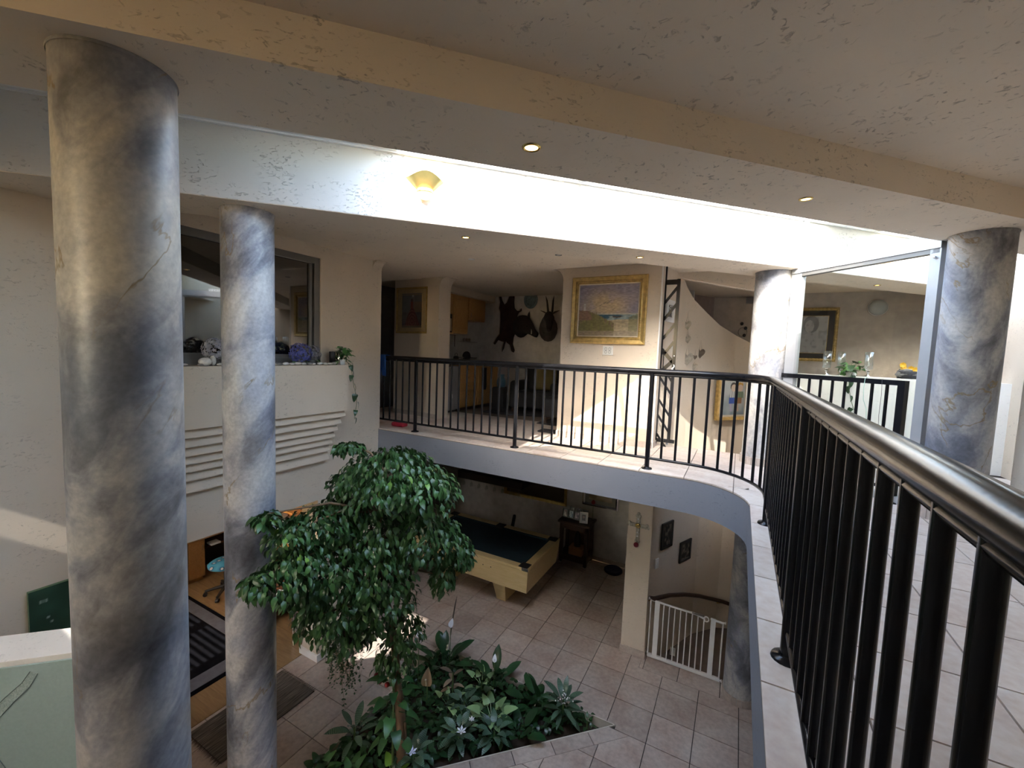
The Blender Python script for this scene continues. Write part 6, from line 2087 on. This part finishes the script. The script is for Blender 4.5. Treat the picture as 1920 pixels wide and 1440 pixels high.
# ================================================================== FICUS TREE
r9 = random.Random(11)
blobs = [((1.635, -2.292, 2.80), 0.45, 0.25), ((1.907, -2.202, 2.68), 0.35, 0.22), ((1.525, -2.408, 2.605), 0.35, 0.20), ((1.394, -2.535, 2.74), 0.20, 0.13), ((1.362, -2.836, 2.444), 0.30, 0.17), ((1.353, -2.614, 2.485), 0.25, 0.15),
         ((1.380, -3.111, 2.46), 0.19, 0.11), ((1.450, -3.243, 2.197), 0.22, 0.13), ((1.435, -3.081, 2.268), 0.21, 0.13), ((1.446, -2.848, 2.125), 0.36, 0.20), ((1.525, -2.465, 2.277), 0.39, 0.22), ((1.647, -2.513, 2.009), 0.38, 0.24),
         ((1.883, -2.159, 2.225), 0.37, 0.22), ((2.073, -1.999, 2.083), 0.24, 0.16), ((1.483, -2.715, 1.766), 0.33, 0.23), ((1.676, -2.440, 1.686), 0.32, 0.21), ((1.325, -2.857, 1.622), 0.16, 0.20), ((1.505, -2.646, 1.493), 0.27, 0.19),
         ((1.767, -2.221, 1.313), 0.18, 0.15), ((1.691, -2.262, 1.045), 0.19, 0.19), ((1.330, -2.513, 3.05), 0.12, 0.05), ((2.096, -2.100, 1.851), 0.11, 0.15), ((1.400, -3.384, 2.221), 0.09, 0.085), ((2.198, -1.932, 2.011), 0.09, 0.09), ((1.400, -2.986, 1.948), 0.20, 0.13), ((1.315, -3.259, 2.64), 0.09, 0.05)]
tree = T('ficus_tree', 'tall weeping ficus tree growing from the planting bed', 'tree', (1.76, -2.25, -0.05))
trunk = [(1.775, -2.25, -0.07), (1.765, -2.255, 0.30), (1.74, -2.268, 0.65), (1.725, -2.276, 0.92), (1.693, -2.295, 1.23), (1.654, -2.316, 1.49), (1.606, -2.342, 1.80), (1.53, -2.38, 2.15), (1.58, -2.35, 2.45), (1.64, -2.31, 2.75)]
MB().tube(trunk, [0.048, 0.040, 0.036, 0.034, 0.031, 0.028, 0.024, 0.019, 0.012, 0.005], 10).build('trunk', BARK, tree)
MB().tube([(1.80, -2.22, -0.05), (1.78, -2.23, 0.4), (1.73, -2.25, 0.8), (1.70, -2.27, 1.1)], [0.026, 0.022, 0.018, 0.014], 8).build('side_stem', BARK, tree)
for c, rx, rz in blobs:
    c = Vector(c)
    s = min(trunk, key=lambda p: (Vector(p) - c).length + (0.6 if p[2] > c.z else 0))
    s = Vector(s)
    mid = s.lerp(c, 0.5) + Vector((0, 0, 0.10))
    MB().tube([s, mid, c + Vector((0, 0, 0.03))], [0.014, 0.010, 0.004], 6).build('branch', BARK, tree)
ficus = [leaf_mesh('leaf', LG1, L=0.074, W=0.035, curl=0.5, fold=0.35, stalk=0.012, n=4), leaf_mesh('leaf', LG1, L=0.064, W=0.033, curl=0.8, fold=0.3, stalk=0.010, n=4)]
ficus_y = leaf_mesh('leaf', LGY, L=0.066, W=0.034, curl=0.4, fold=0.3, stalk=0.01, n=4)
CAMP = Vector(cam.matrix_world.translation)
leaves = []
for c, rx, rz in blobs:
    c = Vector(c)
    vol = rx * rx * rz
    n_ = int(130 + 17000 * vol)
    for k in range(n_):
        d = Vector((r9.gauss(0, 1), r9.gauss(0, 1), r9.gauss(0.35, 0.9))).normalized()
        q = r9.uniform(0.35, 1.0) ** 0.5
        p = c + Vector((d.x * rx * q, d.y * rx * q, d.z * rz * q))
        out = Vector((d.x, d.y, 0))
        if out.length < 0.05:
            out = Vector((1, 0, 0))
        out.normalize()
        out = Matrix.Rotation(r9.uniform(-0.9, 0.9), 3, 'Z') @ out
        droop = r9.uniform(0.1, 1.15)
        ydir = (out * math.cos(droop) - ZP * math.sin(droop)).normalized()
        zdir = (ZP * 0.7 + out * 0.6 + Vector((r9.gauss(0, .35), r9.gauss(0, .35), 0)))
        xdir = ydir.cross(zdir).normalized()
        zdir = xdir.cross(ydir)
        s = r9.uniform(0.75, 1.25)
        leaves.append((p, xdir, ydir, zdir, s, q))
order = sorted(range(len(leaves)), key=lambda i: (leaves[i][0] - CAMP).length - 0.6 * leaves[i][5])
single = set(order[:300])
mb = MB()
lv, lf = leaf_geo(0.070, 0.035, 0.6, 0.3, 0.01, n=3)
for i, (p, X_, Y_, Z_, s, q) in enumerate(leaves):
    if i in single:
        ob = inst(ficus[i % 2] if r9.random() > 0.05 else ficus_y, 'leaf', tree)
        m4 = Matrix((X_, Y_, Z_)).transposed().to_4x4()
        m4.translation = p - ORG[tree.name]
        ob.matrix_local = m4 @ Matrix.Scale(s, 4)
    else:
        mb.add([p + (X_ * a + Y_ * b + Z_ * c) * s for a, b, c in lv], lf, True)
fo = mb.build('foliage', LG1, tree)
fo['kind'] = 'stuff'

# dense small leaved vine hanging from the lower branches
t = T('hanging_vine', 'small leaved vine hanging in strands over the sunlit tiles', 'vine', (1.30, -2.52, 1.3))
mb = MB()
tw = MB()
for k in range(40):
    x, y = 1.20 + r9.uniform(-0.10, 0.28), -2.56 + r9.uniform(-0.09, 0.14)
    z = 1.27 + r9.uniform(-0.1, 0.1)
    path = [Vector((x, y, z))]
    for j in range(8):
        path.append(path[-1] + Vector((r9.gauss(0, 0.012), r9.gauss(0, 0.012), -r9.uniform(0.05, 0.08))))
    ln = r9.randint(4, 8)
    path = path[:ln]
    tw.tube(path, 0.0016, 4)
    for p in path[1:]:
        for j in range(3):
            a = r9.uniform(0, 6.28)
            d = Vector((math.cos(a), math.sin(a), -0.4)).normalized()
            e = d.cross(ZP).normalized()
            q = p + Vector((0, 0, r9.uniform(-0.03, 0.03)))
            mb.add([q, q + d * 0.012 + e * 0.009, q + d * 0.026, q + d * 0.012 - e * 0.009], [(0, 1, 2, 3)])
a = mb.build('vine_leaves', LGD, t)
a['kind'] = 'stuff'
b = tw.build('vine_stems', BARK, t)
b['kind'] = 'stuff'
t = T('hanging_basket', 'dark round hanging basket under the ficus crown', 'basket', (1.327, -2.49, 1.2))
MB().lathe([(0.001, 0.88), (0.05, 0.885), (0.085, 0.93), (0.10, 1.0), (0.095, 1.0), (0.001, 0.97)], (1.327, -2.49, 0.30), 18).build('bowl', M('coir', (0.03, 0.02, 0.015), 0.95), t)
for k in range(3):
    an = k * 2.1
    MB().tube([(1.327 + 0.095 * math.cos(an), -2.49 + 0.095 * math.sin(an), 1.30), (1.327, -2.49, 1.60)], 0.0025, 5).build('wire', BLACKP, t)
O(MB().ball((1.70, -2.33, 1.74), 0.038, 18, 12), 'glass_bauble', 'clear glass bauble hanging from the ficus trunk', 'bauble', GLASSC, (1.70, -2.33, 1.70))

# ================================================================== BED PLANTS
L_STR = leaf_mesh('leaf', LGS, L=0.21, W=0.062, curl=0.55, fold=0.25, stalk=0.02, shape='lance')
L_STW = leaf_mesh('leaf', LGS, L=0.15, W=0.070, curl=0.6, fold=0.2, stalk=0.04, shape='ovate')
L_LILY = leaf_mesh('leaf', LGD, L=0.26, W=0.10, curl=0.45, fold=0.25, stalk=0.14, shape='lance')
L_BIG = leaf_mesh('leaf', LGD, L=0.30, W=0.15, curl=0.35, fold=0.18, stalk=0.10, shape='oval')
L_SYN = leaf_mesh('leaf', LGP, L=0.12, W=0.095, curl=0.4, fold=0.15, stalk=0.10, shape='heart')
LGN = leaf_mat('bed_leaf', (0.018, 0.065, 0.020), (0.045, 0.13, 0.035))
L_GRN = leaf_mesh('leaf', LGN, L=0.12, W=0.09, curl=0.5, fold=0.2, stalk=0.06, shape='heart')
L_YEL = leaf_mesh('leaf', LGY, L=0.12, W=0.09, curl=0.5, fold=0.2, stalk=0.06, shape='heart')
L_DRY = leaf_mesh('leaf', LGX, L=0.15, W=0.045, curl=0.5, fold=0.3, stalk=0.0, shape='lance')
GZ = -0.05


def plant(label, x, y, leaf, n, tilt=(0.2, 0.9), sc=(0.8, 1.15), seed=0, h=0.0, r=0.03, stem=True, name='plant'):
    rr = random.Random(seed)
    t = T(name, label, 'plant', (x, y, GZ))
    if stem:
        MB().tube([(x, y, GZ - 0.03), (x, y, GZ + max(0.05, h))], [0.012, 0.008], 8).build('stem', STEM, t)
    for k in range(n):
        az = k * 2.39996 + rr.uniform(-0.25, 0.25)
        q = k / max(1, n - 1)
        ti = tilt[0] + (tilt[1] - tilt[0]) * q + rr.uniform(-0.12, 0.12)
        inst(leaf, 'leaf', t, (-r * math.sin(az), r * math.cos(az), h * (0.35 + 0.65 * q)), (ti, rr.uniform(-0.2, 0.2), az), rr.uniform(*sc))
    return t


def spathe(t, x, y, z, s, rz, mat=PETAL):
    """white hooded flower on a stalk"""
    b = ORG[t.name]
    MB().tube([(x, y, GZ), (x, y, z)], 0.004, 6).build('flower_stalk', STEM, t)
    v, f = leaf_geo(0.10 * s, 0.06 * s, 0.3, 0.6, 0, 'ovate')
    Rm = Matrix.Rotation(rz, 3, 'Z') @ Matrix.Rotation(1.25, 3, 'X')
    MB().add([Rm @ Vector(p) + Vector((x, y, z)) for p in v], f, True).build('spathe', mat, t)
    MB().cyl((x, y, z + 0.005), Vector((x, y, z)) + Rm @ Vector((0, 0.05 * s, 0.012)), 0.006 * s, 8).build('spadix', PETAL, t)


def star_flower(t, x, y, z, s=0.05, mat=PETAL):
    mb = MB()
    for a in range(6):
        an = a * PI / 3
        d = Vector((math.cos(an), math.sin(an), 0.35))
        e = Vector((-math.sin(an), math.cos(an), 0))
        c = Vector((x, y, z))
        mb.add([c, c + d * s * 0.55 + e * s * 0.22, c + d * s, c + d * s * 0.55 - e * s * 0.22], [(0, 1, 2, 3)])
    mb.build('flower', mat, t)


rt = plant('striped leaved plant with long silvery leaves at the bed right end', 2.93, -1.00, L_STR, 22, (-0.15, 1.2), (0.8, 1.15), 1, 0.26)
mb = MB()
for k in range(26):
    mb.ball((2.93 + r9.gauss(0, 0.03), -1.02 + r9.gauss(0, 0.03), GZ + 0.30 + r9.gauss(0, 0.025)), 0.007, 6, 4)
mb.build('flower_buds', PETAL, rt)['kind'] = 'stuff'
bp_ = plant('broad leaved plant with one tall upright paddle leaf', 2.62, -0.98, L_BIG, 5, (0.25, 0.7), (0.7, 0.9), 2, 0.05)
inst(L_BIG, 'leaf', bp_, (0, 0, 0.02), (1.45, 0, 2.6), 1.25)
lm = plant('dark peace lily with pointed leaves in the middle back of the bed', 2.08, -1.02, L_LILY, 9, (0.3, 1.3), (0.85, 1.15), 3, 0.04)
spathe(lm, 2.09, -1.06, 0.34, 0.9, 0.4)
lb = plant('tall dark peace lily at the far corner of the bed with two white flowers', 1.36, -1.06, L_LILY, 12, (0.5, 1.35), (0.9, 1.25), 4, 0.04)
spathe(lb, 1.44, -1.04, 0.52, 1.1, 0.2)
spathe(lb, 1.26, -1.42, 0.55, 1.2, 0.5)
spathe(lb, 1.20, -1.55, 0.50, 0.9, -0.4)
t = T('plant_spike', 'tall narrow dark blade standing behind the bed plants', 'spike', (1.34, -0.95, GZ))
v, f = leaf_geo(0.55, 0.035, 0.05, 0.3, 0.35, 'lance')
Rm = Matrix.Rotation(-0.5, 3, 'Z') @ Matrix.Rotation(1.47, 3, 'X')
MB().add([Rm @ Vector(p) + Vector((1.34, -0.95, GZ)) for p in v], f, True).build('blade', M('dark_seed_pod', (0.012, 0.009, 0.008), 0.4), t)
br = plant('dried brown star shaped bromeliad flower among the green leaves', 1.72, -1.36, L_DRY, 7, (0.0, 0.75), (0.85, 1.1), 5, 0.32, 0.01, True, 'bromeliad')
t = T('dried_pod', 'large brown dried hooded pod beside the ficus trunk', 'pod', (1.56, -1.62, GZ))
MB().tube([(1.56, -1.62, GZ), (1.56, -1.62, 0.22)], 0.006, 6).build('stalk', STEM, t)
v, f = leaf_geo(0.20, 0.12, 0.15, 0.9, 0, 'ovate', 8)
Rm = Matrix.Rotation(0.45, 3, 'Z') @ Matrix.Rotation(1.45, 3, 'X')
MB().add([Rm @ Vector(p) + Vector((1.56, -1.62, 0.22)) for p in v], f, True).build('hood', M('dry_husk', (0.26, 0.19, 0.12), 0.7), t)
MB().cyl((1.555, -1.635, 0.24), (1.56, -1.65, 0.32), 0.010, 8).build('spadix', LINEN, t)
plant('pale green syngonium near the middle of the bed', 2.28, -1.42, L_SYN, 16, (0.3, 0.8), (0.9, 1.35), 6, 0.10)
plant('pale green syngonium behind the dried bromeliad', 1.95, -1.10, L_SYN, 9, (0.4, 0.9), (0.7, 1.0), 7, 0.12)
plant('small pale green plant in front of the dried bromeliad', 1.76, -1.50, L_SYN, 9, (0.3, 0.8), (0.6, 0.9), 8, 0.08)
plant('pale green leaves between the striped plants at the bed centre', 2.05, -1.62, L_SYN, 8, (0.3, 0.8), (0.7, 1.0), 9, 0.08)
c1 = plant('dark striped plant with a white star flower at the bed centre', 2.12, -1.80, L_STW, 22, (0.05, 1.0), (0.85, 1.15), 10, 0.16)
star_flower(c1, 2.22, -1.90, 0.24, 0.055)
star_flower(c1, 2.22, -1.72, 0.22, 0.035)
c2 = plant('dark striped plant with a blue white star flower near the front of the bed', 1.88, -2.20, L_STW, 22, (0.05, 1.0), (0.85, 1.15), 11, 0.16)
star_flower(c2, 1.95, -2.31, 0.24, 0.055, M('bluish_petal', (0.62, 0.66, 0.85), 0.5))
plant('dark striped plant at the right front edge of the bed', 2.42, -1.60, L_STW, 20, (0.05, 1.0), (0.85, 1.1), 12, 0.15)
plant('dark striped plant left of the pale syngonium', 1.95, -1.45, L_STW, 16, (0.05, 1.0), (0.8, 1.1), 13, 0.14)
plant('broad dark leaved plant at the right front edge of the bed', 2.62, -1.42, L_BIG, 8, (0.35, 1.1), (0.55, 0.8), 14, 0.06)
st = plant('spiky striped plant leaning over the left edge of the bed', 1.26, -2.36, L_STR, 13, (-0.3, 1.2), (0.85, 1.2), 15, 0.24)
plant('bright yellow green plant at the front of the bed', 1.80, -2.40, L_YEL, 6, (0.2, 0.9), (0.8, 1.2), 16, 0.05)
plant('green heart leaved plant at the front left of the bed', 1.50, -2.62, L_GRN, 14, (0.1, 0.9), (0.8, 1.2), 17, 0.08)
plant('green heart leaved plant spilling over the left bed edge', 1.20, -2.70, L_GRN, 14, (0.0, 0.9), (0.7, 1.0), 18, 0.08)
plant('green heart leaved plant below the ficus trunk', 1.50, -2.10, L_GRN, 14, (0.0, 0.9), (0.8, 1.2), 19, 0.10)
plant('green heart leaved plant climbing the foot of the ficus trunk', 1.74, -2.33, L_GRN, 26, (-0.5, 0.6), (0.9, 1.4), 20, 1.0, 0.05)
plant('low green plant at the sharp right corner of the bed', 3.18, -0.90, L_GRN, 9, (0.1, 0.9), (0.4, 0.6), 21, 0.03)
gm = T('silk_flowers', 'bunch of red and cream silk flowers on the ficus trunk', 'flowers', (1.66, -2.33, 0.83))
for k, (dx, dz) in enumerate(((-0.12, 0.06), (-0.09, 0.0), (0.0, 0.05), (0.04, 0.02), (0.09, 0.04), (-0.02, -0.03), (0.02, 0.07))):
    MB().ball((1.68 + dx * 0.88, -2.33 + dx * 0.47, 0.83 + dz), 0.024, 8, 6).build('bloom', [M('silk_red', (0.18, 0.012, 0.015), 0.8), M('silk_cream', (0.55, 0.45, 0.33), 0.8)][0 if k in (0, 1, 4, 5) else 1], gm)
# low leaf cover that hides the soil
mb = MB()
rg = random.Random(23)
lv, lf = leaf_geo(0.09, 0.055, 0.6, 0.25, 0, n=3)
n_ = 0
while n_ < 1500:
    x, y = rg.uniform(1.12, 3.3), rg.uniform(-2.95, -0.82)
    if x - y > 4.08:
        continue
    n_ += 1
    p = Vector((x, y, GZ + rg.uniform(0.0, 0.12)))
    Rm = Matrix.Rotation(rg.uniform(0, 6.28), 3, 'Z') @ Matrix.Rotation(rg.uniform(-0.3, 0.8), 3, 'X')
    s = rg.uniform(0.6, 1.2)
    mb.add([p + Rm @ Vector(q) * s for q in lv], lf, True)
tag(mb.build('ground_cover', LGD, None, (1.8, -1.5, 0)), 'dark green leaf cover between the bed plants', 'plants', kind='stuff')
